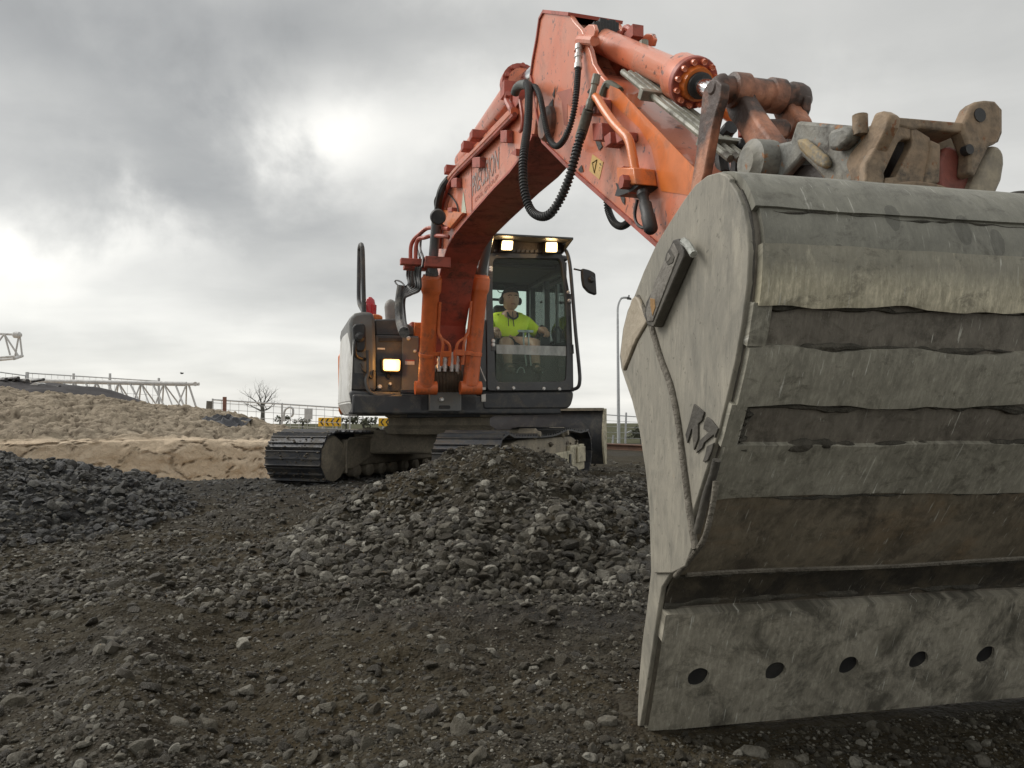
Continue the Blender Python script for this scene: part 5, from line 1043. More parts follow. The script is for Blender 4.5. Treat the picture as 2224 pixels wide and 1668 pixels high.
def mat_bucket(name, lo, hi, rough=.6, streak=.5, scr=.25, spots=0, mud=.2, mudc=(.06, .052, .042), metal=.0, warm=None, band=None):
    m, X, B = newmat(name); uv = X.n('ShaderNodeTexCoord').outputs['UV']
    a = X.noise(X.mapping(uv, (3, 3, 1)), 1.6, 8, .65, .6); c = X.mix(X.ramp(a, [(.32, 0), (.68, 1)]), lo, hi)
    s1 = X.noise(X.mapping(uv, (120, 24, 1)), 1.0, 6, .75); c = X.mix(X.m('MULTIPLY', X.ramp(s1, [(.46, 0), (.72, 1)]), streak), c, tuple(x * 1.65 for x in hi))
    s2 = X.noise(X.mapping(uv, (34, 13, 1), (0, 0, .10), (3, 1, 0)), 1.0, 8, .75); c = X.mix(X.m('MULTIPLY', X.ramp(s2, [(.52, 0), (.75, 1)]), streak * .9), c, tuple(x * .45 for x in lo))
    if warm: c = X.mix(X.m('MULTIPLY', X.ramp(X.noise(X.mapping(uv, (2.2, 3, 1)), 1.3, 6, .65, .8), [(.5, 0), (.68, 1)]), .75), c, warm)
    if mud:
        k = X.noise(X.mapping(uv, (9, 7, 1)), 1.0, 8, .72, .5); c = X.mix(X.ramp(k, [(.66 - mud * .5, 0), (.80 - mud * .5, .85)]), c, mudc)
    fleck = X.noise(X.mapping(uv, (180, 34, 1), (0, 0, .3)), 1.0, 2, .5); c = X.mix(X.m('MULTIPLY', X.ramp(fleck, [(.70, 0), (.76, 1)]), scr), c, (.62, .62, .56))
    if band is not None:
        sx = X.n('ShaderNodeSeparateXYZ'); X.link(uv, sx.inputs[0]); w_ = X.m('ADD', sx.outputs[1], X.m('MULTIPLY', X.m('SUBTRACT', X.noise(X.mapping(uv, (60, 10, 1)), 1.0, 5, .7), .5), .035))
        kb = X.ramp(X.m('DIVIDE', X.m('SUBTRACT', w_, band - .02), .04), [(0, 0), (1, 1)]); c = X.mix(X.m('MULTIPLY', kb, .8), c, X.mix(a, (.17, .166, .136), (.25, .24, .195)))
    d1_ = X.noise(X.mapping(uv, (150, 13, 1), (0, 0, -.06), (7, 3, 0)), 1.0, 2, .5); d2_ = X.noise(X.mapping(uv, (7, 9, 1)), 1.0, 3, .6)
    c = X.mix(X.m('MULTIPLY', X.m('MULTIPLY', X.ramp(d1_, [(.655, 0), (.69, 1)]), X.ramp(d2_, [(.45, 0), (.6, 1)])), min(1, scr * 1.5)), c, (.66, .65, .58))
    st = X.noise(X.mapping(uv, (13, 17, 1), loc=(2, 9, 0)), 1.0, 9, .78, .5); c = X.mix(X.m('MULTIPLY', X.ramp(st, [(.535, 0), (.62, 1)]), .55), c, (.075, .068, .05))
    rg_ = None
    if spots:
        v = X.n('ShaderNodeTexVoronoi', voronoi_dimensions='2D'); v.inputs['Scale'].default_value = 1.0; X.link(X.mapping(uv, (15, 9, 1), (0, 0, -.35)), v.inputs['Vector'])
        sc_ = X.n('ShaderNodeSeparateColor'); X.link(v.outputs['Color'], sc_.inputs[0])
        k = X.m('LESS_THAN', X.m('ADD', v.outputs['Distance'], X.m('MULTIPLY', X.m('SUBTRACT', X.noise(uv, 40, 3), .5), .12)), X.m('MULTIPLY', X.m('SUBTRACT', sc_.outputs[0], .52), .62))
        c = X.mix(X.m('MULTIPLY', k, spots), c, tuple(x * .45 for x in lo)); rg_ = k
    mt_ = X.noise(X.mapping(uv, (26, 20, 1)), 1.0, 8, .75, .4); c = X.mix(X.m('MULTIPLY', X.ramp(mt_, [(.42, 0), (.66, 1)]), .42), c, tuple(x * .52 for x in lo)); c = X.mix(X.m('MULTIPLY', X.ramp(X.noise(X.mapping(uv, (44, 16, 1), loc=(5, 2, 0)), 1.0, 7, .7), [(.56, 0), (.74, 1)]), .35), c, tuple(min(1, x * 1.5) for x in hi))
    X.link(c, B.inputs['Base Color']); B.inputs['Metallic'].default_value = metal
    rr = X.m('ADD', X.m('MULTIPLY', X.noise(uv, 22, 4, .6), .3), rough - .15); X.link(rr, B.inputs['Roughness']); B.inputs['Specular IOR Level'].default_value = .4
    bn = X.n('ShaderNodeBump'); bn.inputs['Strength'].default_value = .45; bn.inputs['Distance'].default_value = .004
    X.link(X.m('ADD', X.noise(X.mapping(uv, (90, 45, 1)), 1.0, 6, .7), X.m('MULTIPLY', s1, .25)), bn.inputs['Height']); X.link(bn.outputs[0], B.inputs['Normal']); return m
BTOP = mat_bucket('bucket_steel_top', (.17, .166, .136), (.235, .23, .19), .5, .2, .3, .6, .08)
BWORN = mat_bucket('bucket_steel_worn', (.36, .33, .235), (.58, .53, .40), .5, .7, .6, 0, .06, band=float(t_of_y(590)))
BMID = mat_bucket('bucket_steel', (.235, .224, .182), (.36, .343, .282), .52, .5, .7, 0, .2)
BREC = mat_bucket('bucket_recess', (.155, .137, .112), (.235, .215, .178), .6, .4, .55, 0, .26)
BLOW = mat_bucket('bucket_lower', (.155, .132, .095), (.25, .215, .16), .55, .3, .35, .3, .36, warm=(.26, .17, .09))
BMUDSHADE = mat_bucket('bucket_mud_and_shade', (.028, .025, .021), (.055, .048, .038), .6, .2, .25, 0, .4, (.105, .088, .062))
BEDGE = mat_bucket('cutting_edge_steel', (.24, .222, .175), (.40, .372, .305), .48, .5, .6, 0, .36, (.065, .062, .05))
def side_steel():
    m, X, B = newmat('bucket_side_steel'); t = X.n('ShaderNodeTexCoord').outputs['Object']; tr = X.mapping(t, (1, 1, 1), (0, math.radians(-14), 0))
    c = X.mix(X.ramp(X.noise(t, 3.2, 7, .62, .5), [(.32, 0), (.68, 1)]), (.205, .195, .165), (.33, .305, .25))
    c = X.mix(X.m('MULTIPLY', X.ramp(X.noise(X.mapping(tr, (30, 30, 3.2)), 1.0, 7, .72), [(.48, 0), (.70, 1)]), .6), c, (.40, .37, .30))
    c = X.mix(X.m('MULTIPLY', X.ramp(X.noise(X.mapping(tr, (42, 42, 5), (0, 0, 0), (3, 1, 2)), 1.0, 7, .75), [(.50, 0), (.68, 1)]), .55), c, (.12, .115, .098))
    c = X.mix(X.m('MULTIPLY', X.ramp(X.noise(X.mapping(t, (5, 5, 3)), 1.0, 9, .72, .6), [(.53, 0), (.66, 1)]), .5), c, (.13, .128, .112))
    c = X.mix(X.m('MULTIPLY', X.ramp(X.noise(t, 60, 4, .6), [(.64, 0), (.70, 1)]), .6), c, (.08, .075, .06))
    X.link(c, B.inputs['Base Color']); B.inputs['Roughness'].default_value = .58; B.inputs['Specular IOR Level'].default_value = .35
    bn = X.n('ShaderNodeBump'); bn.inputs['Strength'].default_value = .35; bn.inputs['Distance'].default_value = .005
    X.link(X.noise(X.mapping(tr, (60, 60, 14)), 1.0, 6, .7), bn.inputs['Height']); X.link(bn.outputs[0], B.inputs['Normal']); return m
BSIDE = side_steel()
BTAN = pmat('bucket_side_tan', (.38, .325, .245), .6, dirt=(.16, .13, .09), damt=.3, bump=.25)
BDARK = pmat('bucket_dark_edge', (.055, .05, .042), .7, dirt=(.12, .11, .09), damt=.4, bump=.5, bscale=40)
BREC2 = pmat('lug_grey', (.19, .175, .15), .6, dirt=(.07, .06, .05), damt=.4, dscale=9, bump=.4)
WELD = pmat('weld_bead', (.20, .18, .145), .7, dirt=(.08, .07, .055), damt=.5, bump=.9, bscale=80)
rgb = np.random.default_rng(4)
def shell_slab(name, ya, yb, s0, s1, h, mat, parent, wa=0., wb=0., nt=10, ns=70, seed=0, gap0=0., label=None):
    """a plate lying on the curved back: lower edge at ya, upper edge at yb (heights read on the left edge), standing h proud"""
    m = MB(); S = np.linspace(s0, s1, ns); A = t_of_y(ya); Bt = t_of_y(yb); uv = []
    wob = lambda amp, k: amp * (1.6 * vn(S / .16, np.full(ns, 3.3 + k), seed + k) + .8 * vn(S / .06, np.full(ns, 1.1 + k), seed + k))
    ta = A + wob(wa, 1); tb_ = Bt + wob(wb, 2); P = []
    for i in range(nt + 1):
        f = i / nt; row = []
        for j in range(ns):
            t = ta[j] + (tb_[j] - ta[j]) * f; e = min(f, 1 - f) * nt
            hh = h * (1.0 if e >= 1 else .97) + .0012 * vn(np.array([S[j] / .05]), np.array([t / .05]), seed)[0]
            row.append(shell_pt(S[j], t, hh)); uv.append((S[j], t))
        P.append(row)
    m.grid(P); n = ns
    def skirt(idx, sj, tj):
        b = len(m.v)
        for k, i in enumerate(idx): m.v.append(tuple(shell_pt(sj[k], tj[k], -.006))); uv.append((sj[k], tj[k] + .01))
        for k in range(len(idx) - 1): m.f.append([idx[k], idx[k + 1], b + k + 1, b + k]); m.mi.append(0)
    skirt(list(range(ns)), S, ta); skirt([nt * ns + j for j in range(ns)], S, tb_)
    skirt([i * ns for i in range(nt + 1)], [s0] * (nt + 1), [ta[0] + (tb_[0] - ta[0]) * i / nt for i in range(nt + 1)])
    skirt([i * ns + ns - 1 for i in range(nt + 1)], [s1] * (nt + 1), [ta[-1] + (tb_[-1] - ta[-1]) * i / nt for i in range(nt + 1)])
    return m.build(name, mat, parent, smooth=40, uvs=uv, label=label)
# shell: a closed curved plate
m = MB(); tN = np.linspace(0, ARC[-1], 70); uv = []
P = [[shell_pt(s, t, 0) for s in np.linspace(.0, BW, 12)] for t in tN]; uv += [(s, t) for t in tN for s in np.linspace(0, BW, 12)]; m.grid(P)
P = [[shell_pt(s, t, -.03) for s in np.linspace(.0, BW, 12)] for t in tN]; uv += [(s, t) for t in tN for s in np.linspace(0, BW, 12)]; m.grid(P)
bucket = m.build('bucket', BREC, EXC, uvs=uv, smooth=40, label='wide mud bucket with scraped grey wear plates resting on the gravel')
LM = .003
shell_slab('top_plate', 459, 372, LM, BW - .02, .017, BTOP, bucket, .002, 0, 10, seed=1)
shell_slab('wear_plate', 534, 457, LM + .01, BW - .02, .011, BTOP, bucket, .002, 0, 6, seed=2)
shell_slab('wear_plate', 657, 531, LM + .002, BW - .02, .018, BWORN, bucket, .010, .003, 14, seed=3, label='wear plate with a bright scraped lower half and ragged edge')
shell_slab('wear_plate', 874, 748, LM - .000, BW - .02, .014, BMID, bucket, .009, .012, 12, seed=5)
shell_slab('wear_plate', 1076, 962, LM, BW - .02, .012, BMID, bucket, .006, .006, 12, seed=7)
shell_slab('lower_plate', 1243, 1072, LM, BW - .02, .007, BLOW, bucket, .002, .004, 12, seed=9)
shell_slab('mud_shade_strip', 1318, 1240, .0, BW - .01, .001, BMUDSHADE, bucket, 0, .006, 8, seed=10)  # near-black colour holds mud and the painted shade under the lower plate's lip
shell_slab('edge_strip', 748, 655, LM - .006, .034, .014, BMID, bucket, .0, .0, 8, 8, seed=11); shell_slab('edge_strip', 962, 872, LM - .01, .026, .013, BMID, bucket, 0, 0, 8, 8, seed=12)
m = MB(); tl = t_of_y(1243); m.tube([shell_pt(s, tl + .004 * math.sin(s * 9), .006) for s in np.linspace(.02, BW - .02, 50)], .007, 6, uvs if False else None) if False else m.tube([shell_pt(s, tl + .004 * math.sin(s * 9), .006) for s in np.linspace(.02, BW - .02, 50)], .007, 6); m.build('weld_bead', WELD, bucket)
# mud packed along the seams
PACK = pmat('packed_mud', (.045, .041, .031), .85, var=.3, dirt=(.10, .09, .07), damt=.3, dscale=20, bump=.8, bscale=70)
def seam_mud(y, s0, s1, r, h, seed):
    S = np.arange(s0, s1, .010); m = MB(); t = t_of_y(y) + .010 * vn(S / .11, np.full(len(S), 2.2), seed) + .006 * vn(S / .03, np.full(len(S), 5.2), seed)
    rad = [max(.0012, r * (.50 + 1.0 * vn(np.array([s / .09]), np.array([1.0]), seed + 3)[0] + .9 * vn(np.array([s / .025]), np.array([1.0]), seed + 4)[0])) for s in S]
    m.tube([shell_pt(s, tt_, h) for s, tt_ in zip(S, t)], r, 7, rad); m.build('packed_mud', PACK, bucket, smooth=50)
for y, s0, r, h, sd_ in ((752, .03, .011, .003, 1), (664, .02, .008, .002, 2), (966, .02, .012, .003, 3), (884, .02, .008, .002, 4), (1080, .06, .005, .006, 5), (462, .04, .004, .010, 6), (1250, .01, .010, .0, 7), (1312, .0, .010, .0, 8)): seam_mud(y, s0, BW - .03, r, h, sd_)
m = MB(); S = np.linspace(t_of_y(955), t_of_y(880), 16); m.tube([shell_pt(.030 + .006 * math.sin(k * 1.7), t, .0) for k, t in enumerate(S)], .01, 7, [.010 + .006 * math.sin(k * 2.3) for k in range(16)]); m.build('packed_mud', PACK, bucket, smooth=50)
# cutting edge with real holes
m = MB(); t0, t1 = 0.0, float(t_of_y(1322)); uv = []
holes = [.103 + .199 * k for k in range(8)]; hc = t1 * .46; hr = .0265
cuts = [-.003] + [(holes[k] + holes[k + 1]) / 2 for k in range(7)] + [BW - .01]; NH = 32
def plate_pt(s, t, h): p = sp(np.clip(t, .004, None)) + np.array([1, 0]) * 0 + spn(np.array(.5 * t1)) * h; return BK(s, p[0], p[1])
H0, H1 = .024, .0
for k in range(8):
    sa, sb = cuts[k], cuts[k + 1]; ring_o, ring_i = [], []
    for i in range(NH):
        a = 2 * math.pi * i / NH; ca, sa_ = math.cos(a), math.sin(a)
        dxp = (sb - holes[k]) if ca > 0 else (holes[k] - sa); dyp = (t1 - hc) if sa_ > 0 else hc
        sc_ = min(dxp / max(abs(ca), 1e-6), dyp / max(abs(sa_), 1e-6)); ring_o.append((holes[k] + ca * sc_, hc + sa_ * sc_)); ring_i.append((holes[k] + ca * hr * (1 + .05 * math.sin(3 * a + k)), hc + sa_ * hr * 1.02))
    for cx_, cy_ in ((sa, 0), (sb, 0), (sb, t1), (sa, t1)):     # put the true corners into the ring
        j = min(range(NH), key=lambda i: (ring_o[i][0] - cx_) ** 2 + (ring_o[i][1] - cy_) ** 2); ring_o[j] = (cx_, cy_)
    b = len(m.v)
    for R_, h in ((ring_o, H0), (ring_i, H0), (ring_i, H1 + .003), (ring_o, H1 + .001)):
        for s, t in R_: m.v.append(tuple(plate_pt(s, t, h))); uv.append((s, t))
    for r0 in (0, 1): 
        for i in range(NH): m.f.append([b + r0 * NH + i, b + r0 * NH + (i + 1) % NH, b + (r0 + 1) * NH + (i + 1) % NH, b + (r0 + 1) * NH + i]); m.mi.append(0)
    for i in range(NH):
        j = (i + 1) % NH; on_edge = (abs(ring_o[i][1] - ring_o[j][1]) < 1e-6 and ring_o[i][1] in (0, t1)) or (k == 0 and abs(ring_o[i][0] - ring_o[j][0]) < 1e-6 and ring_o[i][0] == sa)
        if on_edge or ring_o[i][1] in (0, t1): m.f.append([b + i, b + j, b + 3 * NH + j, b + 3 * NH + i]); m.mi.append(0)
ce = m.build('cutting_edge', BEDGE, bucket, uvs=uv, smooth=0)
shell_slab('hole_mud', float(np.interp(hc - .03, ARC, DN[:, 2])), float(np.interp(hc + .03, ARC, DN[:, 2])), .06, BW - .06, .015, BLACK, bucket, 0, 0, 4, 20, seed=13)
# side plates
out_l = [(1598, 390), (1588, 381), (1573, 375), (1548, 382), (1522, 402), (1499, 432), (1466, 482), (1435, 532), (1408, 590), (1388, 641), (1372, 675), (1362, 715), (1355, 774), (1358, 800), (1368, 830), (1382, 870), (1398, 933), (1412, 1023), (1420, 1103), (1424, 1240), (1416, 1310), (1404, 1400), (1397, 1480), (1394, 1577)]
in_r = [(1400, 1577), (1421, 1448), (1440, 1322), (1448, 1275)] + [(x - 1, y) for x, y in jun[4:]]
sq = [QZ(x, y) for x, y in out_l] + [QZ(x, y) for x, y in in_r]
def prB(mb, qz, s0, s1): return mb.prism([BK(s0, q, z) for q, z in qz], (s1 - s0) * WB)
SQ = np.array(sq); SQs = [tuple(p) for p in SQ]
# the curved rim stands a little outside the back plate
m = MB(); prB(m, SQs, -.012, .001); m.build('side_plate', BSIDE, bucket, bevel=.004)
m = MB(); prB(m, [(q, z) for q, z in SQs], BW - .02, BW + .008); m.build('side_plate', BSIDE, bucket, bevel=.004)
zs = lambda x, y: (1340 + x * .5305, 360 + y * .5305)
def onside(pts, h, name, mat, bevel=.004, base=-.012, sc=zs):
    m = MB(); qz = [QZ(*sc(*p), base) for p in pts]; prB(m, qz, base - .0005, base - h); return m.build(name, mat, bucket, bevel=bevel)
onside(((78, 545), (92, 532), (105, 548), (140, 640), (95, 715), (60, 800), (42, 842), (36, 800), (30, 775), (45, 655)), .012, 'side_cutter_face', BTAN)
onside(((140, 640), (150, 690), (215, 880), (252, 1060), (288, 1340), (318, 1560), (290, 1640), (235, 1668), (162, 1668), (158, 1400), (140, 1250), (115, 1085), (80, 950), (44, 845), (62, 800), (97, 715)), .006, 'side_cutter', BSIDE)
def bead(pts, r, name='weld_bead', mat=WELD, base=-.016):
    m = MB(); P = resample(curve([BK(base, *QZ(*zs(*p), base)) for p in pts], 8), .008); m.tube(P, r, 8, [r * (1 + .22 * vn(np.array([k * .9]), np.array([.5]), 2)[0]) for k in range(len(P))]); return m.build(name, mat, bucket, smooth=60)
bead(((84, 538), (110, 590), (135, 640), (150, 690), (180, 790), (215, 885), (235, 965), (252, 1060), (270, 1200), (288, 1340), (303, 1460), (322, 1570)), .0075)
bead(((408, 1205), (392, 1270), (365, 1350), (345, 1430), (328, 1500)), .008, mat=BDARK)
bead(((405, 1290), (395, 1370), (372, 1480), (350, 1540), (330, 1570), (290, 1620), (262, 1655), (240, 1680)), .006, mat=WELD, base=-.012)
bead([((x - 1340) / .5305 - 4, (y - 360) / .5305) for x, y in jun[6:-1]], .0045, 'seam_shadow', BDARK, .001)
onside(((272, 305), (292, 300), (318, 350), (318, 372), (190, 662), (165, 655), (150, 615), (158, 560), (185, 510), (215, 430)), .024, 'side_lug', BDARK, .003)
onside(((276, 318), (300, 360), (190, 640), (168, 640), (160, 600), (200, 470)), .0262, 'lug_face', BREC2, .002)
zl = lambda x, y: (1400 + x * .1386, 500 + y * .1386)
onside(((575, 290), (655, 430), (630, 520), (545, 560), (500, 470), (520, 380)), .0275, 'lug_emblem', BDARK, .001, sc=zl); onside(((555, 360), (600, 420), (570, 480), (530, 520), (540, 430)), .0283, 'lug_emblem', BREC2, .001, sc=zl)
onside(((260, 1070), (335, 1085), (345, 1220), (300, 1350), (265, 1200)), .0275, 'lug_rust', pmat('ochre_rust', (.28, .16, .06), .8, bump=.3), .001, sc=zl)
m = MB(); m.tube(resample([BK(-.034, *QZ(*zl(610, 170), -.034)), BK(-.034, *QZ(*zl(690, 240), -.034)), BK(-.034, *QZ(*zl(770, 380), -.034))], .01), .008, 8); m.build('weld_bead', pmat('pale_weld', (.36, .37, .34), .7, bump=.8, bscale=60), bucket)
ze = lambda x, y: (1440 + x * .1025, 850 + y * .1025)
for q in (((690, 260), (905, 440), (860, 610), (775, 690), (775, 1000), (685, 1250), (655, 1000), (655, 800), (635, 800), (545, 1100), (505, 920), (590, 640)), ((960, 540), (1050, 600), (1200, 790), (1130, 990), (1110, 915), (900, 1090), (870, 1190), (735, 1310), (815, 1030), (1000, 860), (890, 800), (900, 680)), ((1110, 1090), (1060, 1280), (980, 1470), (875, 1490), (930, 1330), (960, 1160))):
    onside(q, .004, 'emblem', BDARK, .001, sc=ze)
# ears and tilt bracket on top of the bucket
def earV(pts, v0, v1, name='ear', mat=RUSTEAR, bevel=.008):
    m = MB(); prV(m, [z4(*p) for p in pts], v0, v1); return m.build(name, mat, bucket, bevel=bevel)
earV(((1240, 310), (1285, 298), (1335, 325), (1330, 400), (1250, 560), (1190, 640), (1185, 860), (1090, 860), (1082, 730), (1050, 640), (1080, 570), (1190, 440)), -.125, -.085)
# face plate with a slot, set between the ears, square to the camera side
def earU(pts, u0, u1, name, mat=RUSTEAR, bevel=.006):
    m = MB(); prU(m, [z4(*p) for p in pts], u0, u1); return m.build(name, mat, bucket, bevel=bevel)
uE = UZ(*z4(1330, 420), -.085)[0]
earU(((1320, 350), (1480, 395), (1480, 480), (1430, 476), (1400, 500), (1306, 700), (1310, 725), (1290, 850), (1185, 850), (1190, 630), (1290, 470)), uE, uE - .03, 'slot_plate')
earU(((1480, 395), (1600, 470), (1608, 540), (1560, 850), (1290, 850), (1315, 728), (1380, 724), (1478, 530), (1488, 490), (1480, 480)), uE, uE - .03, 'slot_plate')
earU(((1180, 600), (1330, 380), (1440, 400), (1180, 850)), uE - .035, uE - .04, 'slot_plate', COUPG, 0)
earU(((1300, 470), (1480, 450), (1490, 740), (1280, 740)), uE - .10, uE - .12, 'bracket_back', GREASE, 0)
earU(((1330, 330), (1820, 372), (1825, 440), (1545, 405), (1500, 420), (1340, 380)), uE + .004, uE - .10, 'bracket_top', RUSTEAR)
earU(((1600, 480), (1672, 512), (1665, 760), (1560, 780), (1606, 540)), uE + .006, uE - .05, 'bracket_rib', RUSTEAR)
earU(((1545, 405), (1820, 440), (1850, 580), (1640, 560), (1610, 470)), uE - .10, uE - .14, 'bracket_back', MUDST, 0)
earU(((1660, 610), (1670, 590), (1700, 530), (1735, 522), (1790, 545), (1830, 590), (1960, 625), (1935, 680), (1870, 840), (1660, 850)), uE - .035, uE - .16, 'red_block', REDB, .01)
er = MB(); epts = [z4(*p) for p in ((1820, 372), (1868, 262), (1900, 235), (1960, 226), (2020, 232), (2060, 275), (2064, 420), (2050, 470), (2030, 510), (1990, 520), (1925, 640), (1890, 720), (1850, 700), (1860, 560), (1810, 430))]
prU(er, epts, uE + .01, uE - .035); er.build('ear', RUSTEAR, bucket, bevel=.008)
p = PU(*z4(1922, 325), uE + .012); m = MB(); m.lathe(p + FU * .001, p - FU * .05, [(0, .0195), (.02, .0195)], 20); m.build('pin_hole', BLACK, bucket)
p = PU(*z4(1855, 545), uE + .012); m = MB(); m.lathe(p + FU * .001, p - FU * .05, [(0, .014), (.02, .014)], 20); m.build('pin_hole', BLACK, bucket)
earU(((2000, 512), (2050, 520), (2085, 570), (2085, 640), (2068, 745), (2030, 830), (2000, 880), (1840, 880), (1870, 810), (1930, 640)), uE - .005, uE - .14, 'ear_base', MUDST, .015)
earU(((2045, 270), (2064, 290), (2064, 440), (2040, 500), (2030, 500), (2040, 420)), uE - .03, uE - .09, 'ear_rib', RUSTEAR, .008)
a, b = PU(*z4(1270, 830), uE - .06), PU(*z4(1870, 880), uE - .06); c_ = (a + b) / 2
m = MB(); pts_ = [(math.cos(t) * .128, math.sin(t) * .042) for t in np.linspace(0, math.pi, 18)]; ctr = PU(*z4(1565, 850), uE + .01)
m.prism([ctr + RV * x + ZU * z for x, z in pts_], -FU * .14); m.build('tilt_boss', RUSTEAR, bucket, bevel=.006)
m = MB(); ctr = PU(*z4(2290, 900), uE - .1); m.prism([ctr + RV * x * 1.1 + ZU * z * 1.0 for x, z in pts_], -FU * .2); m.build('tilt_boss', BDARK, bucket, bevel=.01)
# ---- cab
cab_pts = lambda u: None
cab = MB()
def frame_ring(outer, inner, u0, u1):
    """picture-frame prism between two matching outlines on a plane across the machine"""
    mm = MB(); n = len(outer); O0 = [PU(x, y, u0) for x, y in outer]; I0 = [PU(x, y, u0) for x, y in inner]; d = (u1 - u0) * FU
    O1 = [p + d for p in O0]; I1 = [p + d for p in I0]; fs = []
    for i in range(n):
        j = (i + 1) % n; fs += [(i, j, n + j, n + i), (2 * n + i, 3 * n + i, 3 * n + j, 2 * n + j), (i, 2 * n + i, 2 * n + j, j), (n + i, n + j, 3 * n + j, 3 * n + i)]
    mm.add(O0 + I0 + O1 + I1, fs); return mm
outer = rounded([(1058, 849), (1246, 848), (1245, 770), (1240, 650), (1223, 556), (1219, 549), (1064, 547), (1056, 640)], 8, 3)
inner = rounded([(1077, 830), (1229, 829), (1231, 770), (1229, 650), (1219, 571), (1214, 562), (1071, 561), (1070, 640)], 12, 3)
cab = frame_ring(outer, inner, .0, -.07).build('cab', CABM, EXC, bevel=.008, smooth=50, label='dark operator cab with lamps under its roof visor')
cpart = lambda mb, name, mat, **k: mb.build(name, mat, cab, **k)
VL, VR = .455, 1.45
def cq(u, v, z): return M(u, v, z)
ZB, ZT = 1.06, 2.50
m = MB(); m.ubox(-1.35, -.05, VL, VR - .02, ZB - .02, ZB + .04); cpart(m, 'floor', INTER)
m = MB(); m.ubox(-1.40, -.02, VL + .02, VR - .06, ZT, ZT + .07); cpart(m, 'roof', CABM, bevel=.03)
for v0, v1, nm in ((VL + .0, VL + .045, 'side_wall'),):
    m = MB(); m.ubox(-1.35, -.07, v0, v1, ZB, 1.55); m.ubox(-1.35, -1.27, v0, v1, 1.55, ZT); m.ubox(-.14, -.07, v0 + .02, v1 + .01, 1.55, ZT); m.ubox(-.85, -.78, v0, v1, 1.55, ZT); m.ubox(-1.35, -.07, v0 + .02, v1 + .02, ZT - .08, ZT); cpart(m, nm, CABM, bevel=.01)
m = MB(); m.ubox(-.80, -.10, VL + .015, VL + .025, 1.53, ZT - .05); cpart(m, 'side_window', GLASS)
# right side: rails, posts, window
m = MB(); m.ubox(-1.35, -.07, VR - .09, VR - .05, ZB, 1.34); m.ubox(-1.35, -1.27, VR - .10, VR - .05, 1.34, ZT); m.ubox(-.80, -.72, VR - .10, VR - .055, 1.34, ZT)
m.prism([cq(-.72, VR - .10, 1.62), cq(-.07, VR - .07, 1.62), cq(-.07, VR - .07, 1.52), cq(-.72, VR - .10, 1.56)], RV * .03); m.ubox(-.72, -.08, VR - .09, VR - .06, 2.30, 2.34); m.ubox(-.40, -.37, VR - .085, VR - .06, 1.6, 2.32); m.ubox(-1.35, -.07, VR - .11, VR - .06, ZT - .10, ZT); cpart(m, 'side_wall', CABM, bevel=.006)
m = MB(); m.ubox(-1.27, -.08, VR - .066, VR - .06, 1.34, ZT - .05); cpart(m, 'side_window', GLASS)
# rear wall with window
m = MB(); m.ubox(-1.40, -1.35, VL, VR - .05, ZB, 1.62); m.ubox(-1.40, -1.35, VL, VL + .05, 1.6, ZT); m.ubox(-1.40, -1.35, VR - .12, VR - .05, 1.6, ZT); m.ubox(-1.40, -1.35, VL, VR - .05, ZT - .12, ZT); m.ubox(-1.395, -1.355, VL + .05, VL + .58, 2.24, 2.27); cpart(m, 'rear_wall', INTER, bevel=.006)
m = MB(); m.ubox(-1.38, -1.37, VL + .04, VR - .10, 1.58, ZT - .08); cpart(m, 'rear_window', GLASS)
m = MB(); m.ubox(-1.2, -.25, VL + .06, VR - .12, ZT - .06, ZT - .01); cpart(m, 'headliner', INTER, bevel=.03)
m = MB(); p = PU(*zC(680, 300), -1.15); m.box(p, RV * .16, FU * .2, ZU * .10); cpart(m, 'headliner_box', INTER, bevel=.03)
# rear-window lettering and round sticker
RWL = pmat('window_print', (.03, .05, .04), .6, bump=0)
p0, p1, p2 = PU(*zC(300, 382), -1.34), PU(*zC(525, 386), -1.34), PU(*zC(300, 352), -1.34)
# the print is read from outside, so it runs backwards here
lt = lettering('window_lettering', 'OXX 90A', p1, p0, p1 + (p2 - p0), RWL, cab)
m = MB(); c0 = PU(*zC(355, 452), -1.34); m.tube([c0 + RV * .05 * math.cos(a) + ZU * .05 * math.sin(a) for a in np.linspace(0, 2 * math.pi, 21)], .005, 5); m.prism([c0 + RV * x + ZU * z for x, z in ((-.03, 0), (0, .045), (.03, 0), (.0, .01))], FU * .002); cpart(m, 'window_sticker', RWL)
# front glass: upper pane, frosted band, dusty lower pane
def pane(pts, u, name, mat): m = MB(); prU(m, pts, u, u - .006); return cpart(m, name, mat, smooth=0)
pane([(1069, 562), (1216, 562), (1220, 575), (1231, 650), (1232, 750), (1076, 748), (1069, 640)], -.03, 'windscreen', GLASS)
pane([zC(300, 1078), zC(1092, 1100), zC(1090, 1208), zC(302, 1182)], -.02, 'frosted_band', FROST)
pane([zC(296, 1183), zC(1093, 1208), zC(1090, 1490), zC(1060, 1515), zC(330, 1515), zC(295, 1480)], -.02, 'lower_windscreen', GLASSD)
m = MB(); m.tube([PU(*zC(640, 1530), -.015), PU(*zC(690, 1512), -.012), PU(*zC(965, 1500), -.012), PU(*zC(1000, 1510), -.012)], .008, 6); cpart(m, 'wiper', BLACK)
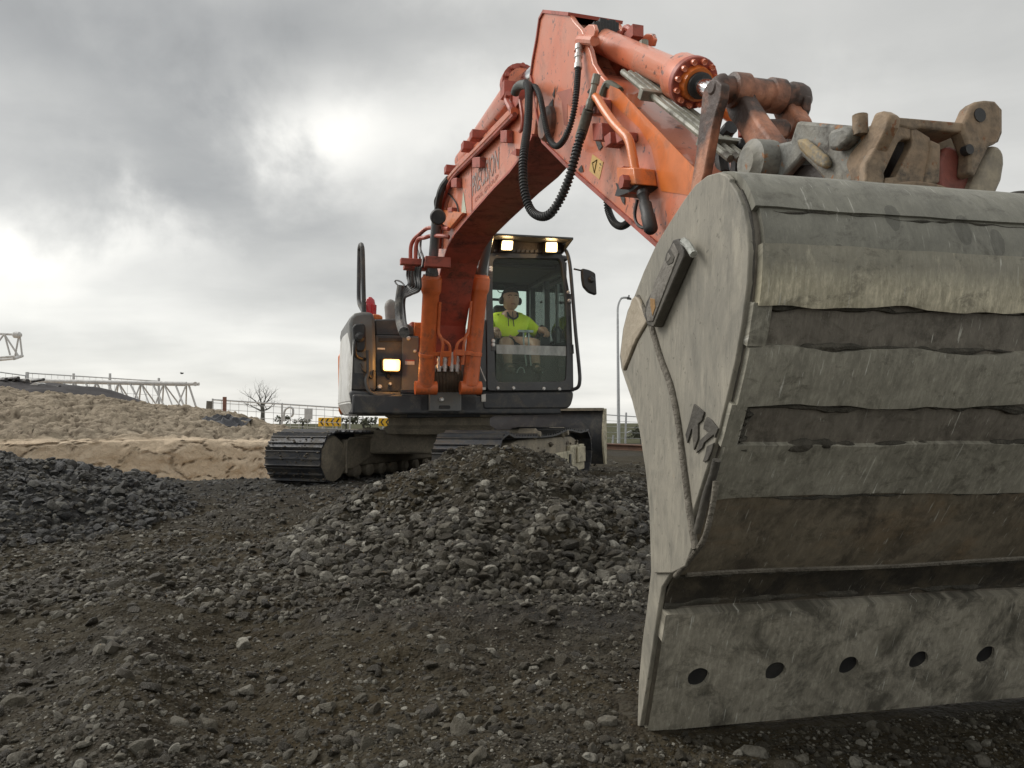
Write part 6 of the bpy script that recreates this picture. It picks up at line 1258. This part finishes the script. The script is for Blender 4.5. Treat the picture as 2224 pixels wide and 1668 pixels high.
# front pillars hardware
for px, py, r in ((1066, 582, .020), (1066, 587, .020), (1071, 741, .022), (1071, 749, .022), (1234, 635, .020), (1236, 653, .020), (1081, 843, .019), (1115, 843, .019), (1181, 844, .019), (1215, 845, .019)):
    p = PU(px, py, .0); m = MB(); m.lathe(p - FU * .01, p + FU * .018, [(0, r), (.018, r), (.028, r * .55)], 12); cpart(m, 'bolt', BOLTM)
for q in (((1061, 578), (1070, 578), (1071, 597), (1062, 597)), ((1066, 735), (1076, 735), (1077, 762), (1067, 762)), ((1229, 638), (1240, 638), (1241, 660), (1231, 660)), ((1237, 748), (1246, 748), (1247, 768), (1238, 768))):
    m = MB(); prU(m, q, .004, -.03); cpart(m, 'hinge_plate', CABM, bevel=.004)
m = MB(); prU(m, rounded([(1027, 760), (1040, 715), (1056, 690), (1058, 849), (1027, 849)], 8), -.02, -.9); m.build('cab_side_cover', CABM, EXC, bevel=.02)
m = MB(); m.tube(curve([PU(1039, 788, .03), PU(1046, 806, .04), PU(1055, 828, .04)], 5), .006, 5); m.build('cable', DEC, EXC)
m = MB(); prU(m, [zC(140, 1560), zC(180, 1560), zC(180, 1590), zC(140, 1590)], .0, -.01); m.build('small_decal', DEC, EXC)
m = MB(); prU(m, [(1046, 857), (1055, 856), (1055, 872), (1046, 873)], .0, -.01); m.build('small_decal', DEC, EXC)
side(rounded([(1046, 853), (1246, 850), (1246, 862), (1241, 880), (1232, 888), (1050, 889)], 6), -.01, -1.6, CHAR, 'cab_skirt', .02)
m = MB(); prU(m, [(1030, 850), (1246, 847.5), (1246, 850.5), (1030, 853)], -.05, -.3); m.build('skirt_gap', BLACK, EXC)
# roof visor with two lamps
vs = MB(); zV = lambda x, y: (1060 + x * .0859, 500 + y * .0859)
vt = [PU(*zV(120, 40), .28), PU(*zV(2150, 170), .28)]
a0, a1 = PU(*zV(105, 70), .30), PU(*zV(2160, 180), .30); b0_, b1_ = PU(*zV(80, 20), -.5), PU(*zV(2100, 150), -.5)
m = MB(); m.loft([a0, a1, a1 - ZU * .022, a0 - ZU * .022], [q + ZU * .02 for q in (a0 - FU * .8, a1 - FU * .8, a1 - FU * .8 - ZU * .022, a0 - FU * .8 - ZU * .022)]); cpart(m, 'roof_visor', CABM, bevel=.004)
m = MB()
c0, c1 = PU(*zV(60, 560), .02), PU(*zV(1890, 590), .02); d0, d1 = PU(*zV(110, 330), .12), PU(*zV(2080, 330), .12)
m.prism([a0 - ZU * .02, c0, c0 - FU * .3, a0 - FU * .5 - ZU * .02], RV * .012); m.prism([a1 - ZU * .02, c1, c1 - FU * .3, a1 - FU * .5 - ZU * .02], -RV * .012); cpart(m, 'visor_cheek', CABM)
m = MB(); m.loft([c0 + ZU * .0, c1, c1 + ZU * .14, c0 + ZU * .14], [q - FU * .03 for q in (c0, c1, c1 + ZU * .14, c0 + ZU * .14)]); cpart(m, 'visor_back', pmat('visor_back_brown', (.035, .028, .022), .6, bump=.3)); m = MB()
for k in range(15):
    q = L_(c0, c1, .06 + k * .063) + ZU * .02 + FU * .01; m.box(q, RV * .018 + ZU * .006, FU * .006, ZU * .012)
cpart(m, 'louvre', DGREY)
for q in (((365, 255), (640, 265), (615, 500), (340, 490)), ((1475, 300), (1755, 305), (1750, 550), (1465, 545))):
    m = MB(); prU(m, rounded([zV(x + (25 if i in (1, 2) else -25), y + (22 if i > 1 else -22)) for i, (x, y) in enumerate(q)], 3), .135, .04); lamp = cpart(m, 'roof_lamp', BLACK, bevel=.008)
    m = MB(); prU(m, rounded([zV(*p) for p in q], 3), .15, .13); cpart(m, 'lamp_lens', LAMPW, bevel=.005)
for q in ((490, 380), (1610, 430)):
    lpt = bpy.data.lights.new('roof_lamp_light', 'POINT'); lpt.energy = 1.6; lpt.color = (1, .62, .28); lpt.shadow_soft_size = .03; lo_ = bpy.data.objects.new('roof_lamp_light', lpt); COL.objects.link(lo_); lo_.location = Vector(PU(*zV(*q), .20))
# hand rail and mirror on the right
m = MB(); m.tube(curve([PU(1222, 541, -.02), PU(1230, 546, .05), PU(1237, 570, .07), PU(1242, 620, .07), PU(1250, 720, .07), PU(1258, 800, .07), PU(1259, 828, .07), PU(1254, 842, .05), PU(1238, 847, -.03)], 7), .02, 10); m.build('hand_rail', CABM, EXC)
m = MB(); m.tube([PU(1246, 584, .06), PU(1268, 589, .08)], .010, 6); m.build('mirror_arm', BLACK, EXC)
mr = side(rounded([(1264, 582), (1281, 586), (1294, 593), (1297, 641), (1280, 635), (1268, 622), (1265, 605)], 5), .10, .04, BLACK, 'mirror', .012)
m = MB(); p = PU(1284, 607, .10); m.lathe(p - FU * .01, p + FU * .03, [(0, .04), (.025, .035), (.04, .02)], 12); m.build('mirror_boss', BLACK, mr)
# seat, consoles, levers, small things in the cab
m = MB(); m.ubox(-1.05, -.42, .70, 1.20, 1.40, 1.54); m.ubox(-1.18, -1.02, .74, 1.12, 1.45, 1.98); m.ubox(-1.16, -1.04, .82, .98, 1.97, 2.14); cpart(m, 'seat', INTER, bevel=.04, bseg=3)
m = MB(); m.ubox(-1.05, -.40, .52, .68, 1.20, 1.70); m.ubox(-1.05, -.38, 1.20, 1.30, 1.20, 1.70); cpart(m, 'console', INTER, bevel=.03)
m = MB(); m.ubox(-.95, -.45, .72, 1.18, 1.08, 1.38); cpart(m, 'seat_base', INTER, bevel=.03)
for x0, x1 in ((600, 640), (660, 690)):
    m = MB(); m.tube(curve([PU(*zC(x1, 1320), -.2), PU(*zC((x0 + x1) / 2 - 10, 1080), -.22), PU(*zC(x0 + 5, 940), -.22)], 5), .010, 6); q = PU(*zC(x0, 930), -.22); m.box(q, RV * .055, FU * .018, ZU * .012); cpart(m, 'travel_lever', GALV)
m = MB()
for x in (560, 760): m.tube(curve([PU(*zC(x - 30, 1400), -.2), PU(*zC(x, 1345), -.2), PU(*zC(x + 40, 1345), -.2), PU(*zC(x + 60, 1400), -.2)], 4), .007, 5)
cpart(m, 'pedal_frame', GALV)
m = MB(); q = PU(*zC(815, 900), -.45); m.lathe(q - ZU * .10, q + ZU * .03, [(0, .016), (.06, .016), (.065, .03), (.12, .034), (.14, .02)], 12); cpart(m, 'joystick', BLACK)
m = MB(); p = PU(*zC(850, 400), -.9); m.tube([p + ZU * .14, p], .008, 6); m.box(p - ZU * .03, RV * .03, FU * .015, ZU * .06); p = PU(*zC(825, 605), -.95); m.box(p, RV * .035, FU * .01, ZU * .012).box(p + RV * .02 - ZU * .01, RV * .012, FU * .01, ZU * .03); cpart(m, 'phone_holder', BLACK)
m = MB(); m.tube(curve([PU(*zC(945, 930), -.15), PU(*zC(970, 890), -.15), PU(*zC(1005, 888), -.15), PU(*zC(1022, 930), -.15)], 5), .012, 6); cpart(m, 'door_handle', BLACK)
m = MB(); prU(m, [zC(880, 1000), zC(890, 1060), zC(960, 1100), zC(960, 1240), zC(1030, 1390), zC(1090, 1330), zC(1090, 1490), zC(800, 1490), zC(800, 1000)], -.25, -.27); cpart(m, 'door_panel', INTER)
# ------------------------------------------------------------------ operator
PER = thing('person', M(-.80, .95, 1.54), 'person in yellow hoodie and black shorts seated at the controls in the cab', 'person')
SKIN = pmat('skin', (.50, .29, .21), .55, var=.08, bump=0, scale=30); HIVIS = pmat('hivis_yellow', (.74, .92, .04), .7, var=.08, bump=.1, bscale=30); NAVY = pmat('dark_cloth', (.014, .015, .02), .8, bump=.1); HAIR = pmat('dark_hair', (.02, .016, .013), .7, bump=.4); SHOEB = pmat('boot_brown', (.06, .045, .03), .7)
def skin_mesh(name, chains, mat, sub=2, root=0):
    """chains: list of lists of (point, rx, ry); first point of a chain may be an int index of an existing vertex"""
    V, E, R = [], [], []
    for ch in chains:
        prev = None
        for it in ch:
            if isinstance(it, int): prev = it; continue
            p, a, b = it; V.append(np.array(p)); R.append((a, b)); k = len(V) - 1
            if prev is not None: E.append((prev, k))
            prev = k
    c = np.mean(V, 0); me = bpy.data.meshes.new(name); me.from_pydata([tuple(v - c) for v in V], E, [])
    o = place(name, me, PER, c); md = o.modifiers.new('Skin', 'SKIN'); md.use_smooth_shade = True
    for i, d in enumerate(me.skin_vertices[0].data): d.radius = R[i]; d.use_root = (i == root)
    s = o.modifiers.new('Sub', 'SUBSURF'); s.levels = sub; s.render_levels = sub; me.materials.append(mat); return o
Q = lambda u, v, z: M(u, v, z)
HD = PU(1109, 650, -.78); SH = Q(-.86, .95, 1.93)
hv = float((HD - C0) @ RV)
pel = Q(-.82, .93, 1.58)
sL, sR = Q(-.84, .70, 1.90), Q(-.84, 1.17, 1.90); eL, eR = Q(-.66, .61, 1.69), Q(-.70, 1.30, 1.72); wL, wR = Q(-.42, .66, 1.755), PU(*zC(800, 905), -.46)
kL, kR = PU(*zC(400, 1045), -.38), PU(*zC(755, 1060), -.38); fL, fR = PU(*zC(440, 1340), -.24), PU(*zC(745, 1340), -.26)
nk = np.array([*HD]) ; nk[2] = 2.03
body = [[(pel, .17, .16), (Q(-.80, .94, 1.72), .18, .17), (Q(-.84, .94, 1.88), .16, .12), (nk - ZU * .06, .10, .095), (nk + ZU * .02, .090, .090)],
        [2, (sL, .07, .07), (eL, .052, .052), (wL, .036, .032)], [2, (sR, .07, .07), (eR, .052, .052), (wR, .036, .032)],
        [0, (pel + (kL - pel) * .35, .11, .10), (kL, .078, .075), (kL + (fL - kL) * .3, .075, .07), (fL, .045, .048), (fL + FU * .12 - ZU * .03, .04, .03)],
        [0, (pel + (kR - pel) * .35, .11, .10), (kR, .078, .075), (kR + (fR - kR) * .3, .075, .07), (fR, .045, .048), (fR + FU * .12 - ZU * .03, .04, .03)]]
skin_mesh('body', body, SKIN)
# head as one shaped surface: skull, jaw, brow, nose, lips, eye hollows
def head_mesh(c, w=.098, h=.138, dp=.112):
    bm = bmesh.new(); bmesh.ops.create_uvsphere(bm, u_segments=28, v_segments=24, radius=1.0); V = []
    for v in bm.verts:
        x, y, z = v.co; X_ = x * w * (1.0 - .10 * max(0, -z) ** 2 + .05 * max(0, -z)); Y_ = y * dp; Z_ = z * h
        f = max(0, y); g = lambda cx, cz, s: math.exp(-((x - cx) ** 2 + (z - cz) ** 2) / (s * s)) * (f > .2)
        Y_ += .020 * g(0, -.12, .13) + .012 * g(0, .02, .10) + .010 * g(0, -.80, .25) + .006 * g(0, -.42, .16) - .012 * g(.36, .08, .15) - .012 * g(-.36, .08, .15) + .008 * g(.36, .25, .2) + .008 * g(-.36, .25, .2) - .006 * g(0, -.52, .09) + .004 * g(0, -.3, .08)
        v.co = Vector((X_, Y_, Z_)); 
    R_ = Matrix([[RV[i], FU[i], ZU[i]] for i in range(3)])
    for v in bm.verts: v.co = R_ @ v.co
    me = bpy.data.meshes.new('head'); bmesh.ops.recalc_face_normals(bm, faces=bm.faces); bm.to_mesh(me); bm.free(); me.polygons.foreach_set('use_smooth', [True] * len(me.polygons)); me.materials.append(SKIN); return place('head', me, PER, c)
head = head_mesh(HD - ZU * .005)
EYEM = pmat('eye', (.03, .02, .016), .2, bump=0); LIP = pmat('lip', (.28, .11, .09), .5, bump=0)
m = MB()
for sx in (-1, 1): p = HD + RV * .036 * sx + FU * .094 + ZU * .006; m.lathe(p - RV * .012, p + RV * .012, [(0, .002), (.006, .005), (.018, .005), (.024, .002)], 8)
m.build('eye', EYEM, head)
m = MB()
for sx in (-1, 1): m.tube([HD + RV * .016 * sx + FU * .110 + ZU * .030, HD + RV * .038 * sx + FU * .106 + ZU * .035, HD + RV * .060 * sx + FU * .092 + ZU * .028], .005, 6)
m.build('eyebrow', HAIR, head)
m = MB(); m.tube([HD - RV * .026 + FU * .104 - ZU * .072, HD + FU * .112 - ZU * .069, HD + RV * .026 + FU * .104 - ZU * .072], .006, 6); m.build('mouth', LIP, head)
hb_ = MB(); rings = []
for i in range(7):
    a = i / 6 * math.radians(88); z = math.sin(a); r_ = math.cos(a); rings.append([HD + RV * .103 * r_ * math.cos(t) + FU * (.113 * r_ * math.sin(t) - .014) + ZU * (.050 + .092 * z + (.02 * max(0, math.sin(t)) - .06 * max(0, -math.sin(t))) * (1 - z)) for t in np.linspace(0, 2 * math.pi, 25)])
hb_.grid(rings); hb_.build('hair', HAIR, head)
em = MB()
for sx in (-1, 1): p = HD + RV * .100 * sx - FU * .01 - ZU * .02; em.lathe(p - RV * .012 * sx, p + RV * .035 * sx, [(0, .03), (.01, .045), (.035, .045), (.047, .03)], 18)
em.tube(curve([HD + RV * .11 * math.cos(t) - FU * .015 + ZU * (.135 * math.sin(t) - .0) for t in np.linspace(.1, math.pi - .1, 9)], 3), .009, 6); em.build('ear_muffs', BLACK, PER)
# clothes over the body
hood = [[(Q(-.80, .94, 1.655), .205, .195), (Q(-.79, .94, 1.76), .20, .185), (Q(-.84, .94, 1.895), .172, .135), (nk - ZU * .045, .115, .11)],
        [2, (sL, .088, .086), (eL + (sL - eL) * .25, .075, .072)], [2, (sR, .088, .086), (eR + (sR - eR) * .12, .078, .074)]]
skin_mesh('hoodie', hood, HIVIS)
skin_mesh('hoodie_hem', [[(Q(-.78, .94, 1.56), .21, .19), (Q(-.79, .94, 1.69), .212, .20)]], NAVY)
for a, b, nm in ((eL, wL, 0), (eR, wR, 1)):
    skin_mesh('cuff_sleeve', [[(a + (b - a) * -.05, .068, .066), (a + (b - a) * .45, .060, .058), (a + (b - a) * .8, .046, .044)]], NAVY)
skin_mesh('shorts', [[(pel - ZU * .02, .20, .17), (pel + (kL - pel) * .4, .125, .115), (pel + (kL - pel) * .72, .108, .10)], [0, (pel + (kR - pel) * .4, .125, .115), (pel + (kR - pel) * .74, .108, .10)]], NAVY)
m = MB(); m.tube(curve([nk - ZU * .02 + FU * .10 - RV * .005, Q(-.655, .94, 1.90), Q(-.625, .94, 1.83)], 4), .005, 5); m.tube(curve([nk - RV * .06 + FU * .07 - ZU * .03, nk - RV * .05 + FU * .12 - ZU * .08, nk + FU * .13 - ZU * .11, nk + RV * .05 + FU * .12 - ZU * .08, nk + RV * .06 + FU * .07 - ZU * .03], 4), .012, 6); m.tube(curve([nk - RV * .07 + FU * .11 - ZU * .06, nk - RV * .072 + FU * .15 - ZU * .13, nk - RV * .07 + FU * .16 - ZU * .2], 4), .005, 5); m.build('hoodie_trim', NAVY, PER)
for f_ in (fL, fR): skin_mesh('boot', [[(f_ + ZU * .06, .058, .06), (f_ - ZU * .01, .06, .06), (f_ + FU * .09 - ZU * .035, .052, .042), (f_ + FU * .17 - ZU * .04, .045, .034)]], SHOEB)
def hand(wr, dirn, up, sgn):
    d = dirn / np.linalg.norm(dirn); s = np.cross(d, up); s /= np.linalg.norm(s); n = np.cross(s, d); ch = []
    palm = MB(); m = palm; m.tube([wr - d * .015, wr + d * .02, wr + d * .055, wr + d * .085], .03, 10, [.03, .036, .040, .034])
    for k, (o_, L) in enumerate(((-.030, .066), (-.010, .074), (.010, .070), (.028, .056))):
        b = wr + d * .08 + s * o_; m.tube(curve([b, b + d * L * .45 - n * .008, b + d * L * .65 - n * .035, b + d * L * .45 - n * .06], 3), .0095, 7)
    t = wr + d * .025 - s * .034 * sgn; m.tube(curve([t, t - s * .024 * sgn + d * .02 - n * .008, t - s * .022 * sgn + d * .05 - n * .03], 3), .0105, 7); m.build('hand', SKIN, PER, smooth=70)
hand(wR + (wR - eR) * .02, FU * .5 + RV * .3 - ZU * .25, ZU, 1); hand(wL + (wL - eL) * .02, FU * .7 - ZU * .3, ZU, -1)

# white scrap of plastic on the crest of the mound
wb = MB(); c_ = at_y(1074, 966, 5.35); c_[2] = float(terrain(np.array([c_[0]]), np.array([c_[1]]))[0]) + .02; rg = np.random.default_rng(2)
pp = [[c_ + np.array([.022 * (i - 2) + rg.normal(0, .004), .016 * (j - 2), .012 * rg.random() + .018 * math.cos(i * 1.3) * math.cos(j)]) for j in range(5)] for i in range(5)]
wb.grid(pp); tag(wb.build('plastic_scrap', WHITEP, smooth=0), 'crumpled white plastic scrap on the crest of the gravel mound', 'plastic scrap')
